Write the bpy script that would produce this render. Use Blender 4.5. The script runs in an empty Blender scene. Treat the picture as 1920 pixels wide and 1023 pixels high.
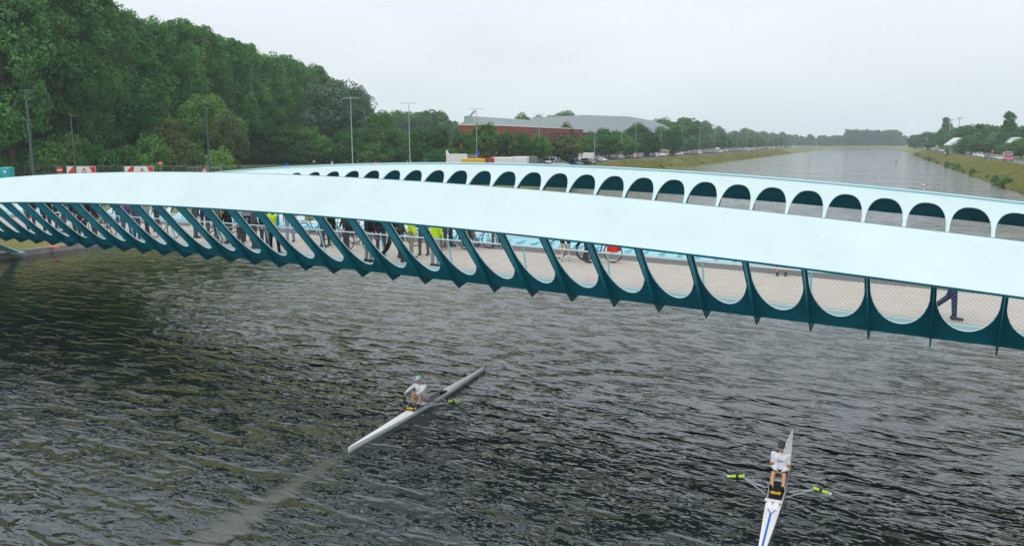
import bpy, bmesh, math, random
import numpy as np
from mathutils import Vector, Matrix
R = math.radians
SC = bpy.context.scene
COL = SC.collection
random.seed(7)

# ------------------------------------------------------------------ camera, sky, sun
CAMZ = 8.3; FPX = 1461.0
PITCH = math.atan(244.5 / FPX); YAW = R(30.09)
cam = bpy.data.cameras.new('camera'); cam.sensor_width = 36; cam.lens = FPX / 1920 * 36
cam.clip_end = 9000; cam.clip_start = 0.3
camo = bpy.data.objects.new('camera', cam); COL.objects.link(camo)
camo.location = (0, 0, CAMZ); camo.rotation_euler = (R(90) - PITCH, 0, YAW)
SC.camera = camo

world = bpy.data.worlds.new('World'); SC.world = world; world.use_nodes = True
wn = world.node_tree; wn.nodes.clear()
def WN(t, **k):
    n = wn.nodes.new(t)
    for a, b in k.items(): setattr(n, a, b)
    return n
out = WN('ShaderNodeOutputWorld'); bg = WN('ShaderNodeBackground')
sky = WN('ShaderNodeTexSky', sky_type='NISHITA', sun_disc=False)
SUN_EL, SUN_AZ = R(62), R(200)
sky.sun_elevation = SUN_EL; sky.sun_rotation = SUN_AZ; sky.air_density = 1.0; sky.dust_density = 4.0
tc = WN('ShaderNodeTexCoord'); sx = WN('ShaderNodeSeparateXYZ'); wn.links.new(tc.outputs['Generated'], sx.inputs[0])
ramp = WN('ShaderNodeValToRGB'); wn.links.new(sx.outputs[2], ramp.inputs[0])
cr = ramp.color_ramp
cr.elements[0].position = 0.0; cr.elements[0].color = (7.4, 8.3, 8.8, 1)
cr.elements[1].position = 1.0; cr.elements[1].color = (12.6, 12.9, 13.2, 1)
e = cr.elements.new(0.12); e.color = (7.9, 8.5, 8.9, 1)
e = cr.elements.new(0.35); e.color = (9.6, 9.9, 10.3, 1)
noi = WN('ShaderNodeTexNoise'); noi.inputs['Scale'].default_value = 2.2; noi.inputs['Detail'].default_value = 5
mp = WN('ShaderNodeMapping'); mp.inputs['Scale'].default_value = (1, 1, 3.5)
wn.links.new(tc.outputs['Generated'], mp.inputs[0]); wn.links.new(mp.outputs[0], noi.inputs[0])
mr = WN('ShaderNodeMapRange'); mr.inputs['From Min'].default_value = .3; mr.inputs['From Max'].default_value = .7
mr.inputs['To Min'].default_value = .93; mr.inputs['To Max'].default_value = 1.06
wn.links.new(noi.outputs[0], mr.inputs[0])
vm = WN('ShaderNodeVectorMath', operation='SCALE'); wn.links.new(ramp.outputs[0], vm.inputs[0]); wn.links.new(mr.outputs[0], vm.inputs['Scale'])
mx = WN('ShaderNodeMixRGB'); mx.inputs[0].default_value = .9
wn.links.new(sky.outputs[0], mx.inputs[1]); wn.links.new(vm.outputs[0], mx.inputs[2])
wn.links.new(mx.outputs[0], bg.inputs[0]); bg.inputs[1].default_value = 0.10
wn.links.new(bg.outputs[0], out.inputs[0])
sl = bpy.data.lights.new('sun', 'SUN'); sl.energy = 0.9; sl.angle = R(75); sl.color = (1, .97, .93)
so = bpy.data.objects.new('sun', sl); COL.objects.link(so)
so.rotation_euler = (R(90) - SUN_EL, 0, math.pi - SUN_AZ)
SC.view_settings.view_transform = 'Standard'; SC.view_settings.look = 'None'
SC.view_settings.exposure = 0.22; SC.view_settings.gamma = 1
SC.cycles.max_bounces = 8; SC.cycles.transparent_max_bounces = 16; SC.cycles.volume_bounces = 1

# ------------------------------------------------------------------ helpers
FWD = (-math.sin(YAW), math.cos(YAW)); RGT = (math.cos(YAW), math.sin(YAW))
def ray(px, py):
    u = (px - 960) / FPX; v = (511.5 - py) / FPX
    cp, sp = math.cos(PITCH), math.sin(PITCH)
    fw = cp + v * sp; up = v * cp - sp
    return (FWD[0] * fw + RGT[0] * u, FWD[1] * fw + RGT[1] * u, up)
def at(px, py, z=0.0):
    r = ray(px, py); t = (z - CAMZ) / r[2]; return Vector((r[0] * t, r[1] * t, z))
def atd(px, dist, z):
    r = ray(px, 267); l = math.hypot(r[0], r[1]); return Vector((r[0] / l * dist, r[1] / l * dist, z))
TH = R(5.305); CT, ST = math.cos(TH), math.sin(TH)
def dpt(px, depth, z):
    r = ray(px, 267); l = math.hypot(r[0], r[1]); return atd(px, depth * l, z)
def uv(u, v, z=0.0): return Vector((u * CT - v * ST, u * ST + v * CT, z))
def inv_uv(p): return (p[0] * CT + p[1] * ST, -p[0] * ST + p[1] * CT)

def mat(name, col, rough=.6, spec=.5, metal=0.0, noise=0.0, nscale=3.0, bump=0.0, bscale=20.0, col2=None, coat=0.0, objvar=0.0, emis=None):
    m = bpy.data.materials.new(name); m.use_nodes = True
    nt = m.node_tree; b = nt.nodes['Principled BSDF']
    b.inputs['Roughness'].default_value = rough; b.inputs['Metallic'].default_value = metal
    b.inputs['Specular IOR Level'].default_value = spec; b.inputs['Coat Weight'].default_value = coat
    c = (col[0], col[1], col[2], 1); b.inputs['Base Color'].default_value = c
    tcn = nt.nodes.new('ShaderNodeTexCoord')
    last = None
    if noise > 0 or col2:
        n = nt.nodes.new('ShaderNodeTexNoise'); n.inputs['Scale'].default_value = nscale; n.inputs['Detail'].default_value = 6
        n.inputs['Roughness'].default_value = .62
        nt.links.new(tcn.outputs['Object'], n.inputs['Vector'])
        r = nt.nodes.new('ShaderNodeValToRGB'); r.color_ramp.elements[0].position = .35; r.color_ramp.elements[1].position = .65
        c2 = col2 if col2 else tuple(x * (1 - noise) for x in col)
        r.color_ramp.elements[0].color = (c2[0], c2[1], c2[2], 1); r.color_ramp.elements[1].color = c
        nt.links.new(n.outputs[0], r.inputs[0]); last = r.outputs[0]
    if objvar > 0:
        oi = nt.nodes.new('ShaderNodeObjectInfo'); hs = nt.nodes.new('ShaderNodeHueSaturation')
        m1 = nt.nodes.new('ShaderNodeMapRange'); m1.inputs['To Min'].default_value = 1 - objvar; m1.inputs['To Max'].default_value = 1 + objvar
        nt.links.new(oi.outputs['Random'], m1.inputs[0]); nt.links.new(m1.outputs[0], hs.inputs['Value'])
        m2 = nt.nodes.new('ShaderNodeMath'); m2.operation = 'MULTIPLY'; m2.inputs[1].default_value = 7.31
        m3 = nt.nodes.new('ShaderNodeMath'); m3.operation = 'FRACT'
        nt.links.new(oi.outputs['Random'], m2.inputs[0]); nt.links.new(m2.outputs[0], m3.inputs[0])
        m4 = nt.nodes.new('ShaderNodeMapRange'); m4.inputs['To Min'].default_value = .5 - .018 * objvar / .3; m4.inputs['To Max'].default_value = .5 + .02 * objvar / .3
        nt.links.new(m3.outputs[0], m4.inputs[0]); nt.links.new(m4.outputs[0], hs.inputs['Hue'])
        if last: nt.links.new(last, hs.inputs['Color'])
        else: hs.inputs['Color'].default_value = c
        last = hs.outputs[0]
    if last: nt.links.new(last, b.inputs['Base Color'])
    if bump > 0:
        n = nt.nodes.new('ShaderNodeTexNoise'); n.inputs['Scale'].default_value = bscale; n.inputs['Detail'].default_value = 4
        nt.links.new(tcn.outputs['Object'], n.inputs['Vector'])
        bp = nt.nodes.new('ShaderNodeBump'); bp.inputs['Strength'].default_value = bump; bp.inputs['Distance'].default_value = .05
        nt.links.new(n.outputs[0], bp.inputs['Height']); nt.links.new(bp.outputs[0], b.inputs['Normal'])
    if emis:
        b.inputs['Emission Color'].default_value = (*emis, 1); b.inputs['Emission Strength'].default_value = 1
    return m

class MB:
    def __init__(s): s.v = []; s.f = []; s.m = []
    def add(s, vs, fs, mi=0):
        o = len(s.v); s.v += [tuple(v) for v in vs]; s.f += [tuple(i + o for i in f) for f in fs]; s.m += [mi] * len(fs)
    def box(s, c, d, mi=0, rz=0, M=None, taper=1.0):
        x, y, z = d[0] / 2, d[1] / 2, d[2] / 2
        vs = []
        for dz in (-1, 1):
            t = taper if dz > 0 else 1
            for a, b in ((-1, -1), (1, -1), (1, 1), (-1, 1)):
                px, py = a * x * t, b * y * t
                px, py = px * math.cos(rz) - py * math.sin(rz), px * math.sin(rz) + py * math.cos(rz)
                v = Vector((px + c[0], py + c[1], dz * z + c[2]))
                vs.append(M @ v if M else v)
        s.add(vs, [(0, 3, 2, 1), (4, 5, 6, 7), (0, 1, 5, 4), (1, 2, 6, 5), (2, 3, 7, 6), (3, 0, 4, 7)], mi)
    def tube(s, pts, r, n=6, mi=0, cap=True, flat=None):
        pts = [Vector(p) for p in pts]; rr = r if isinstance(r, (list, tuple)) else [r] * len(pts)
        rings = []
        for i, p in enumerate(pts):
            d = (pts[min(i + 1, len(pts) - 1)] - pts[max(i - 1, 0)])
            if d.length < 1e-9: d = Vector((0, 0, 1))
            d.normalize()
            a = Vector((0, 0, 1)) if abs(d.z) < .9 else Vector((1, 0, 0))
            x = d.cross(a).normalized(); y = x.cross(d)
            fy = flat if flat else 1
            rings.append([p + (x * math.cos(2 * math.pi * j / n) + y * (math.sin(2 * math.pi * j / n) * fy)) * rr[i] for j in range(n)])
        vs = [q for rg in rings for q in rg]; fs = []
        for i in range(len(pts) - 1):
            for j in range(n):
                a = i * n + j; b = i * n + (j + 1) % n
                fs.append((a, b, b + n, a + n))
        if cap: fs.append(tuple(range(n - 1, -1, -1))); fs.append(tuple((len(pts) - 1) * n + j for j in range(n)))
        s.add(vs, fs, mi)
    def ring(s, c, R_, r, axis='y', N=24, n=6, mi=0):
        c = Vector(c); vs = []; fs = []
        for i in range(N):
            a = 2 * math.pi * i / N
            for j in range(n):
                b = 2 * math.pi * j / n; q = R_ + r * math.cos(b); h = r * math.sin(b)
                p = (q * math.cos(a), h, q * math.sin(a)) if axis == 'y' else ((h, q * math.cos(a), q * math.sin(a)) if axis == 'x' else (q * math.cos(a), q * math.sin(a), h))
                vs.append(c + Vector(p))
        for i in range(N):
            for j in range(n):
                fs.append((i * n + j, i * n + (j + 1) % n, ((i + 1) % N) * n + (j + 1) % n, ((i + 1) % N) * n + j))
        s.add(vs, fs, mi)
    def disc(s, c, r, t, axis='y', n=16, mi=0):
        ax = {'x': Vector((1, 0, 0)), 'y': Vector((0, 1, 0)), 'z': Vector((0, 0, 1))}[axis] * t / 2
        s.tube([Vector(c) - ax, Vector(c) + ax], r, n, mi)
    def loft(s, rings, mi=0, cap=True, closed=True):
        n = len(rings[0]); vs = [q for rg in rings for q in rg]; fs = []
        for i in range(len(rings) - 1):
            for j in range(n if closed else n - 1):
                a = i * n + j; b = i * n + (j + 1) % n
                fs.append((a, b, b + n, a + n))
        if cap: fs.append(tuple(range(n - 1, -1, -1))); fs.append(tuple((len(rings) - 1) * n + j for j in range(n)))
        s.add(vs, fs, mi)
    def prism(s, poly, depth, origin=(0, 0, 0), axis='y', mi=0):
        # poly in (a,b); extruded along axis by depth about 0
        vs = []
        for d in (-depth / 2, depth / 2):
            for a, b in poly:
                vs.append(Vector(origin) + (Vector((a, d, b)) if axis == 'y' else Vector((d, a, b)) if axis == 'x' else Vector((a, b, d))))
        n = len(poly)
        s.add(vs, [tuple(range(n)), tuple(range(2 * n - 1, n - 1, -1))] + [(i, i + n, (i + 1) % n + n, (i + 1) % n) for i in range(n)], mi)
    def build(s, name, mats, parent=None, smooth=False, loc=None):
        me = bpy.data.meshes.new(name); me.from_pydata(s.v, [], s.f); me.update()
        if not isinstance(mats, (list, tuple)): mats = [mats]
        for m in mats: me.materials.append(m)
        if len(mats) > 1: me.polygons.foreach_set('material_index', s.m)
        bm = bmesh.new(); bm.from_mesh(me); bmesh.ops.recalc_face_normals(bm, faces=bm.faces); bm.to_mesh(me); bm.free()
        if smooth: me.polygons.foreach_set('use_smooth', [True] * len(me.polygons))
        o = bpy.data.objects.new(name, me); COL.objects.link(o)
        if parent: o.parent = parent
        if loc: o.location = loc
        return o
def tag(o, label=None, cat=None, group=None, kind=None):
    if label: o['label'] = label
    if cat: o['category'] = cat
    if group: o['group'] = group
    if kind: o['kind'] = kind
    return o
def thing(name, label, cat, loc=(0, 0, 0), rz=0, group=None):
    o = bpy.data.objects.new(name, None); COL.objects.link(o); o.location = loc; o.rotation_euler = (0, 0, rz)
    o.empty_display_size = .2
    return tag(o, label, cat, group)
KIDS = {}
def copy_tree(o, parent=None, label=None, group=None, loc=None, rz=None, scale=None):
    c = o.copy(); COL.objects.link(c)
    if parent: c.parent = parent
    for ch in o.children: copy_tree(ch, c)
    if label: c['label'] = label
    if group: c['group'] = group
    if loc is not None: c.location = loc
    if rz is not None: c.rotation_euler = (0, 0, rz)
    if scale is not None: c.scale = scale if isinstance(scale, (tuple, list)) else (scale,) * 3
    return c

# ------------------------------------------------------------------ ground, water, roads
M_grass = mat('bank_grass', (.12, .17, .045), .9, .2, col2=(.20, .18, .07), nscale=.35, bump=.6, bscale=6)
M_field = mat('far_grass', (.075, .12, .035), .9, .2, col2=(.04, .08, .022), nscale=.08, bump=.5, bscale=3)
M_asph = mat('asphalt', (.16, .165, .17), .85, .3, noise=.25, nscale=.5)
M_conc = mat('concrete', (.36, .35, .33), .85, .3, noise=.3, nscale=1.2, bump=.3)
M_gravel = mat('dark_shore_stone', (.05, .05, .04), .9, .2, noise=.5, nscale=2, bump=.8, bscale=3)
UPROF = [-3000, -900, -400, -200, -120, -95, -80, -68, -65, -63.5, -61.5, -59.5, -57.8, -56.3, -55, -50, 15, 20.4, 21.7, 23.2, 25.2, 27.2, 29.2, 31.4, 34, 42, 60, 100, 220, 600, 3000]
def gz(u, v):
    if v > 1332: return 3.0
    if u < -64.5 or u > 31: return 3.0
    if u < -56: return max(-.2, 3.0 * (-56.2 - u) / 8.3 + .25 * math.sin(v * .13 + u) * (1 if v < 400 else 0))
    if u > 21.6: return max(-.2, 3.0 * (u - 21.8) / 9.4)
    return -3.0
rows = [-400, -150, -60, -20, 0, 8, 16, 24, 32, 40, 50, 60] + [60 + i * 9 for i in range(1, 60)] + [620, 700, 800, 950, 1100, 1250, 1322, 1333, 1345, 1600, 2200, 4500]
g = MB(); vs = []; fs = []
rnd = random.Random(3)
for v in rows:
    for u in UPROF:
        z = gz(u, v)
        if 0.1 < z < 2.9: z += rnd.uniform(-.22, .22)
        if z < 0 and -57.5 < u < -55 or z < 0 and 21 < u < 22.5: z = -.6
        vs.append(uv(u, v, z))
n = len(UPROF)
for i in range(len(rows) - 1):
    for j in range(n - 1): fs.append((i * n + j, i * n + j + 1, (i + 1) * n + j + 1, (i + 1) * n + j))
g.add(vs, fs); ground = g.build('ground', M_grass, smooth=True); tag(ground, kind='structure')
ground.data.materials.append(M_field)
nc = n - 1
for i in range(len(rows) - 1):
    for j in range(nc):
        um = (UPROF[j] + UPROF[j + 1]) / 2
        if (um < -65 or um > 33) and rows[i] < 330: ground.data.polygons[i * nc + j].material_index = 1

def strip(name, u0, u1, v0, v1, z, m, kind='structure'):
    b = MB(); N = 40
    vs = []
    for i in range(N + 1):
        v = v0 + (v1 - v0) * i / N; vs += [uv(u0, v, z), uv(u1, v, z)]
    b.add(vs, [(2 * i, 2 * i + 1, 2 * i + 3, 2 * i + 2) for i in range(N)])
    return tag(b.build(name, m), kind=kind)
strip('road', -69.0, -65.4, -100, 1320, 3.03, M_asph)
strip('road', -84.0, -69.2, 60, 560, 3.025, mat('car_park_gravel', (.15, .15, .135), .9, .2, col2=(.09, .11, .05), nscale=.15))
strip('road', 32.6, 38.6, -100, 1320, 3.03, M_asph)
strip('path', -67, -64.6, -60, 60, 3.035, M_conc)
strip('plaza', -112, -66, -30, 58, 3.02, mat('plaza_paving', (.27, .26, .25), .9, .2, noise=.2))
# water
def water_mat():
    m = bpy.data.materials.new('canal_water'); m.use_nodes = True; nt = m.node_tree; b = nt.nodes['Principled BSDF']
    b.inputs['Base Color'].default_value = (.012, .017, .014, 1); b.inputs['Roughness'].default_value = .07
    b.inputs['IOR'].default_value = 1.8; b.inputs['Specular Tint'].default_value = (.80, .92, 1.0, 1); b.inputs['Specular IOR Level'].default_value = .5
    L = nt.links.new; N = nt.nodes.new
    tc = N('ShaderNodeTexCoord')
    # rotate so crests lie across the view
    def noise(scale, sc, det, rot, dist=0.0, rough=.55):
        mp = N('ShaderNodeMapping'); mp.inputs['Rotation'].default_value = (0, 0, rot); mp.inputs['Scale'].default_value = sc
        L(tc.outputs['Object'], mp.inputs[0]); n = N('ShaderNodeTexNoise'); n.inputs['Scale'].default_value = scale
        n.inputs['Detail'].default_value = det; n.inputs['Distortion'].default_value = dist; n.inputs['Roughness'].default_value = rough
        L(mp.outputs[0], n.inputs[0]); return n.outputs[0]
    a = noise(1.0, (.75, 1.75, 1), 2, -YAW + .12, .35)
    c = noise(1.0, (2.4, 4.6, 1), 2, -YAW - .35, .4)
    d = noise(1.0, (.22, .5, 1), 2, -YAW + .3, .3)
    def mul(x, k):
        q = N('ShaderNodeMath'); q.operation = 'MULTIPLY'; L(x, q.inputs[0])
        if isinstance(k, float): q.inputs[1].default_value = k
        else: L(k, q.inputs[1])
        return q.outputs[0]
    def add(x, y):
        q = N('ShaderNodeMath'); q.operation = 'ADD'; L(x, q.inputs[0]); L(y, q.inputs[1]); return q.outputs[0]
    # sharpen crests of the main layer
    def ridge(x):
        q = N('ShaderNodeMath'); q.operation = 'SUBTRACT'; L(x, q.inputs[0]); q.inputs[1].default_value = .5
        r = N('ShaderNodeMath'); r.operation = 'ABSOLUTE'; L(q.outputs[0], r.inputs[0])
        return r.outputs[0]
    h = add(add(mul(a, WA), mul(ridge(a), -WA * .9)), add(mul(c, WC), mul(d, WD)))
    # calm wake behind the left scull and calmer patch masks
    sep = N('ShaderNodeSeparateXYZ'); L(tc.outputs['Object'], sep.inputs[0])
    p0 = at(655, 842, 0); p1 = at(395, 1010, 0)
    dx, dy = (p1 - p0).xy.normalized()
    def lin(ax, ay, c0):
        s1 = mul(sep.outputs[0], float(ax)); s2 = mul(sep.outputs[1], float(ay)); s = add(s1, s2)
        q = N('ShaderNodeMath'); q.operation = 'ADD'; L(s, q.inputs[0]); q.inputs[1].default_value = c0; return q.outputs[0]
    along = lin(dx, dy, -(p0.x * dx + p0.y * dy)); side = lin(-dy, dx, (p0.x * dy - p0.y * dx))
    ab = N('ShaderNodeMath'); ab.operation = 'ABSOLUTE'; L(side, ab.inputs[0])
    wob = noise(1.0, (1.5, 1.5, 1), 3, 0.0)
    wd = N('ShaderNodeMath'); wd.operation = 'MULTIPLY_ADD'; L(along, wd.inputs[0]); wd.inputs[1].default_value = .05; wd.inputs[2].default_value = .12
    rt = N('ShaderNodeMath'); rt.operation = 'DIVIDE'; L(ab.outputs[0], rt.inputs[0]); L(wd.outputs[0], rt.inputs[1])
    rw = add(rt.outputs[0], mul(wob, .8))
    m1 = N('ShaderNodeMapRange'); m1.interpolation_type = 'SMOOTHSTEP'; L(rw, m1.inputs[0]); m1.inputs['From Min'].default_value = .5; m1.inputs['From Max'].default_value = 2.4
    m1.inputs['To Min'].default_value = 1; m1.inputs['To Max'].default_value = 0
    m2 = N('ShaderNodeMapRange'); m2.interpolation_type = 'SMOOTHSTEP'; L(along, m2.inputs[0]); m2.inputs['From Min'].default_value = -.3; m2.inputs['From Max'].default_value = .6
    m3 = N('ShaderNodeMapRange'); L(along, m3.inputs[0]); m3.inputs['From Min'].default_value = 4; m3.inputs['From Max'].default_value = 13; m3.inputs['To Min'].default_value = 1; m3.inputs['To Max'].default_value = .0
    mask = mul(mul(m1.outputs[0], m2.outputs[0]), m3.outputs[0])
    inv = N('ShaderNodeMapRange'); L(mask, inv.inputs[0]); inv.inputs['To Min'].default_value = 1; inv.inputs['To Max'].default_value = .2
    big = noise(1.0, (.06, .09, 1), 2, .4, .5)
    bm_ = N('ShaderNodeMapRange'); L(big, bm_.inputs[0]); bm_.inputs['From Min'].default_value = .35; bm_.inputs['From Max'].default_value = .65; bm_.inputs['To Min'].default_value = .55; bm_.inputs['To Max'].default_value = 1.2
    fd = N('ShaderNodeMapRange'); L(sep.outputs[1], fd.inputs[0]); fd.inputs['From Min'].default_value = 22; fd.inputs['From Max'].default_value = 170; fd.inputs['To Min'].default_value = 1; fd.inputs['To Max'].default_value = .45
    sh = N('ShaderNodeMapRange'); sh.interpolation_type = 'SMOOTHSTEP'; L(sep.outputs[0], sh.inputs[0]); sh.inputs['From Min'].default_value = -42; sh.inputs['From Max'].default_value = -12; sh.inputs['To Min'].default_value = .3; sh.inputs['To Max'].default_value = 1
    shy = N('ShaderNodeMapRange'); L(sep.outputs[1], shy.inputs[0]); shy.inputs['From Min'].default_value = 60; shy.inputs['From Max'].default_value = 140
    mxx = N('ShaderNodeMath'); mxx.operation = 'MAXIMUM'; L(sh.outputs[0], mxx.inputs[0]); L(shy.outputs[0], mxx.inputs[1])
    st = mul(mul(mul(inv.outputs[0], bm_.outputs[0]), fd.outputs[0]), mxx.outputs[0])
    bp = N('ShaderNodeBump'); bp.inputs['Distance'].default_value = 1.0; L(st, bp.inputs['Strength']); L(h, bp.inputs['Height'])
    L(bp.outputs[0], b.inputs['Normal'])
    rgh = N('ShaderNodeMapRange'); L(mask, rgh.inputs[0]); rgh.inputs['To Min'].default_value = .07; rgh.inputs['To Max'].default_value = .32
    L(rgh.outputs[0], b.inputs['Roughness'])
    mc = N('ShaderNodeMixRGB'); L(mask, mc.inputs[0]); mc.inputs[1].default_value = (.012, .017, .014, 1); mc.inputs[2].default_value = (.065, .072, .052, 1)
    L(mc.outputs[0], b.inputs['Base Color'])
    return m
WA, WC, WD = .32, .06, .22
w = MB(); vs = []
for v in (-400, 0, 60, 400, 1334):
    vs += [uv(-62, v, 0), uv(28, v, 0)]
w.add(vs, [(2 * i, 2 * i + 1, 2 * i + 3, 2 * i + 2) for i in range(4)])
water = w.build('water', water_mat()); tag(water, kind='structure')
# quay apron at the left landing
q = MB(); c0 = uv(-59.6, 28, .12); q.box(c0, (5.4, 46, .46), rz=TH); q.box(uv(-62.4, 28, .9), (.4, 46, 1.5), rz=TH); q.box(uv(-57.0, 28, .39), (.25, 46, .1), rz=TH)
tag(q.build('quay', M_conc), kind='structure')

# ------------------------------------------------------------------ footbridge
M_paint_lit = mat('turquoise_paint_lit', (.54, .68, .695), .42, .4, noise=.07, nscale=.7)  # one bridge paint, lit copy: daylight on top and inner faces put into the colour
M_paint_mid = mat('turquoise_paint_mid', (.30, .66, .74), .45, .4, noise=.1, nscale=.9)  # same paint, mid tone: the far gutter's part shade put into the colour
M_paint_shade = mat('turquoise_paint_shaded', (.008, .235, .31), .45, .4, noise=.25, nscale=1.4)  # same paint, shaded copy: shade of outer and under faces put into the colour
M_deck = mat('deck_beige', (.46, .43, .385), .9, .2, noise=.12, nscale=2.5, bump=.2, bscale=60)
M_dark = mat('deck_dark_strip', (.16, .155, .155), .85, .2, noise=.3, nscale=8, bump=.3, bscale=50)
M_rail = mat('rail_metal', (.5, .6, .63), .35, .5, metal=.2)
M_net = mat('steel_net', (.42, .44, .45), .4, .5, metal=.5)
X0, LS, Y0, W = .904, 1.31144, 20.0, 8.4
def XK(k): return X0 - LS * k
Q = lambda k: k - 15.5
zt = lambda k: 3.80 - .00079 * Q(k) ** 2
nb = lambda k: -3.95 + .0018 * Q(k) ** 2
zb = lambda k: 6.32 - .0031 * Q(k) ** 2
ntp = lambda k: -2.95 + .0028 * Q(k) ** 2
ztp = lambda k: 7.35 - .0038 * Q(k) ** 2
zd = lambda k: zt(k) + .50
K0, K1 = -15, 46
bridge = thing('footbridge', 'pale turquoise steel footbridge with arched openings spanning the whole canal', 'footbridge', (XK(15.5), Y0 + W / 2, 0))
BO = Vector((XK(15.5), Y0 + W / 2, 0))
def bp(k, n, z, side=1):
    y = n if side == 1 else W - n
    return Vector((XK(k) - BO.x, Y0 + y - BO.y, z))
def basew(k): return (-.1, zt(k) + .25)
for side in (1, -1):
    wall = MB(); N = 32
    def P(k, t, off):
        b = basew(k); tp = (ntp(k), ztp(k))
        dn, dz = tp[0] - b[0], tp[1] - b[1]; l = math.hypot(dn, dz)
        # outward normal (towards -n, downwards)
        on, oz = -dz / l, dn / l
        return bp(k, b[0] + dn * t + on * off, b[1] + dz * t + oz * off, side)
    for k in range(K0, K1):
        km = k + .5; H = ztp(km) - basew(km)[1]
        vin, vout, fin_, fout, frim = [], [], [], [], []
        hasop = H > 1.15
        if hasop:
            tb = (.30) / H; tt = 1 - .36 / H
            if H < 2: tb = .24 / H; tt = 1 - .28 / H
            tm = tb + (tt - tb) * .62; tml = tb + (tt - tb) * .44
            hw = .5 - .04
            rings = [[], []]
            for j in range(N):
                ph = 2 * math.pi * (j + .0) / N
                cx, sy = math.cos(ph), math.sin(ph)
                m_ = max(abs(cx), abs(sy)); ox, oy = cx / m_, sy / m_
                rings[0].append((k + .5 + .5 * ox, .5 + .5 * oy))
                if sy >= 0:
                    px = math.copysign(abs(cx) ** (2 / 2.5), cx); py = abs(sy) ** (2 / 2.3); t = tm + (tt - tm) * py
                else:
                    px = math.copysign(abs(cx) ** (2 / 2.05), cx); py = abs(sy) ** (2 / 2.0); t = tml - (tml - tb) * py
                rings[1].append((k + .5 + hw * px, t))
            vs = []
            for off in (-.018, .018):
                for rg in rings: vs += [P(a, b, off) for a, b in rg]
            f_in = [(j, (j + 1) % N, N + (j + 1) % N, N + j) for j in range(N)]
            f_out = [tuple(i + 2 * N for i in f) for f in f_in]
            f_rim = [(N + j, N + (j + 1) % N, 3 * N + (j + 1) % N, 3 * N + j) for j in range(N)]
            o = len(wall.v); wall.v += [tuple(v) for v in vs]
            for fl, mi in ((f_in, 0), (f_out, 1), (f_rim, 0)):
                wall.f += [tuple(i + o for i in f) for f in fl]; wall.m += [mi] * len(fl)
        else:
            wall.add([P(a, b, -.018) for a, b in ((k, 0), (k + 1, 0), (k + 1, 1), (k, 1))], [(0, 1, 2, 3)], 0)
            wall.add([P(a, b, .018) for a, b in ((k, 0), (k + 1, 0), (k + 1, 1), (k, 1))], [(0, 1, 2, 3)], 1)
        wall.add([P(k, 0, -.018), P(k + 1, 0, -.018), P(k + 1, 0, .018), P(k, 0, .018)], [(0, 1, 2, 3)], 1)
    wo = wall.build('side_girder', [M_paint_lit, M_paint_shade], bridge)
    wo['label'] = 'near girder wall with oval openings, shade painted into its dark teal outside' if side == 1 else 'far girder wall with arched openings, light painted into its pale inner face'
    # outer top band
    bd = MB(); kk = [K0 + i * .5 for i in range(2 * (K1 - K0) + 1)]
    def B(k, t, off):
        dn, dz = ntp(k) - nb(k), ztp(k) - zb(k); l = math.hypot(dn, dz)
        return bp(k, nb(k) + dn * t - dz / l * off, zb(k) + dz * t + dn / l * off, side)
    vs = []
    for k in kk: vs += [B(k, 0, 0), B(k, 1, 0), B(k, 1, -.045), B(k, 0, -.045)]
    n4 = len(kk)
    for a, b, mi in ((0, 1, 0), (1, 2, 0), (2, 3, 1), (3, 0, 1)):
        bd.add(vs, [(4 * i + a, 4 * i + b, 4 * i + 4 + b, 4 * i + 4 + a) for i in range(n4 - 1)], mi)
    # small drip lip under the lower edge
    vs = []
    for k in kk: vs += [B(k, -.004, -.002), B(k, .0, -.06), bp(k, nb(k) + .05, zb(k) - .055, side), bp(k, nb(k) + .012, zb(k) - .045, side)]
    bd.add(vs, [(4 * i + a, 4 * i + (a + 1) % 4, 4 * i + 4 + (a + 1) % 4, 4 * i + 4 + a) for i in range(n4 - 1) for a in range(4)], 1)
    bo = bd.build('top_band', [M_paint_lit, M_paint_shade], wo)
    cp_ = MB(); vs = []
    for k in kk:
        n_, z_ = ntp(k), ztp(k)
        vs += [bp(k, n_ + .022, z_ - .05, side), bp(k, n_ + .10, z_ - .05, side), bp(k, n_ + .10, z_ - .01, side), bp(k, n_ + .022, z_ - .01, side)]
    cp_.add(vs, [(4 * i + a, 4 * i + (a + 1) % 4, 4 * i + 4 + (a + 1) % 4, 4 * i + 4 + a) for i in range(n4 - 1) for a in range(4)])
    cp_.build('cap_strip', M_paint_mid, wo)
# cross frames with outer fins
for k in range(K0, K1 + 1):
    fr = MB()
    for side in (1, -1):
        b = basew(k); tp = (ntp(k), ztp(k)); H = tp[1] - b[1]
        prof_o = [(0, zt(k))]; tl = .12
        for t in [.12 + .055 * i_ for i_ in range(16)]:
            n_ = b[0] + (tp[0] - b[0]) * t; z_ = b[1] + H * t
            dep = min(.27, .14 + .2 * t); zo_ = z_ - .12; no_ = n_ - dep
            if zo_ > zb(k) + (no_ - nb(k)) / (ntp(k) - nb(k)) * (ztp(k) - zb(k)) - .07: break
            prof_o.append((no_, zo_)); tl = t
        t1 = 1.0
        prof_i = [(b[0] + (tp[0] - b[0]) * tl - .02, b[1] + H * tl), (b[0] - .02, b[1] + .02), (1.0, zt(k) + .28)]
        poly = prof_o + prof_i
        c_ = [bp(k, n_, z_, side) for n_, z_ in poly]
        fr.prism([(p.y, p.z) for p in c_], .03, origin=(XK(k) - BO.x, 0, 0), axis='x')
    fr.box((XK(k) - BO.x, 0, zt(k) + .22), (.03, W - 2.02, .22))
    fr.build('cross_frame', M_paint_shade, bridge)
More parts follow.
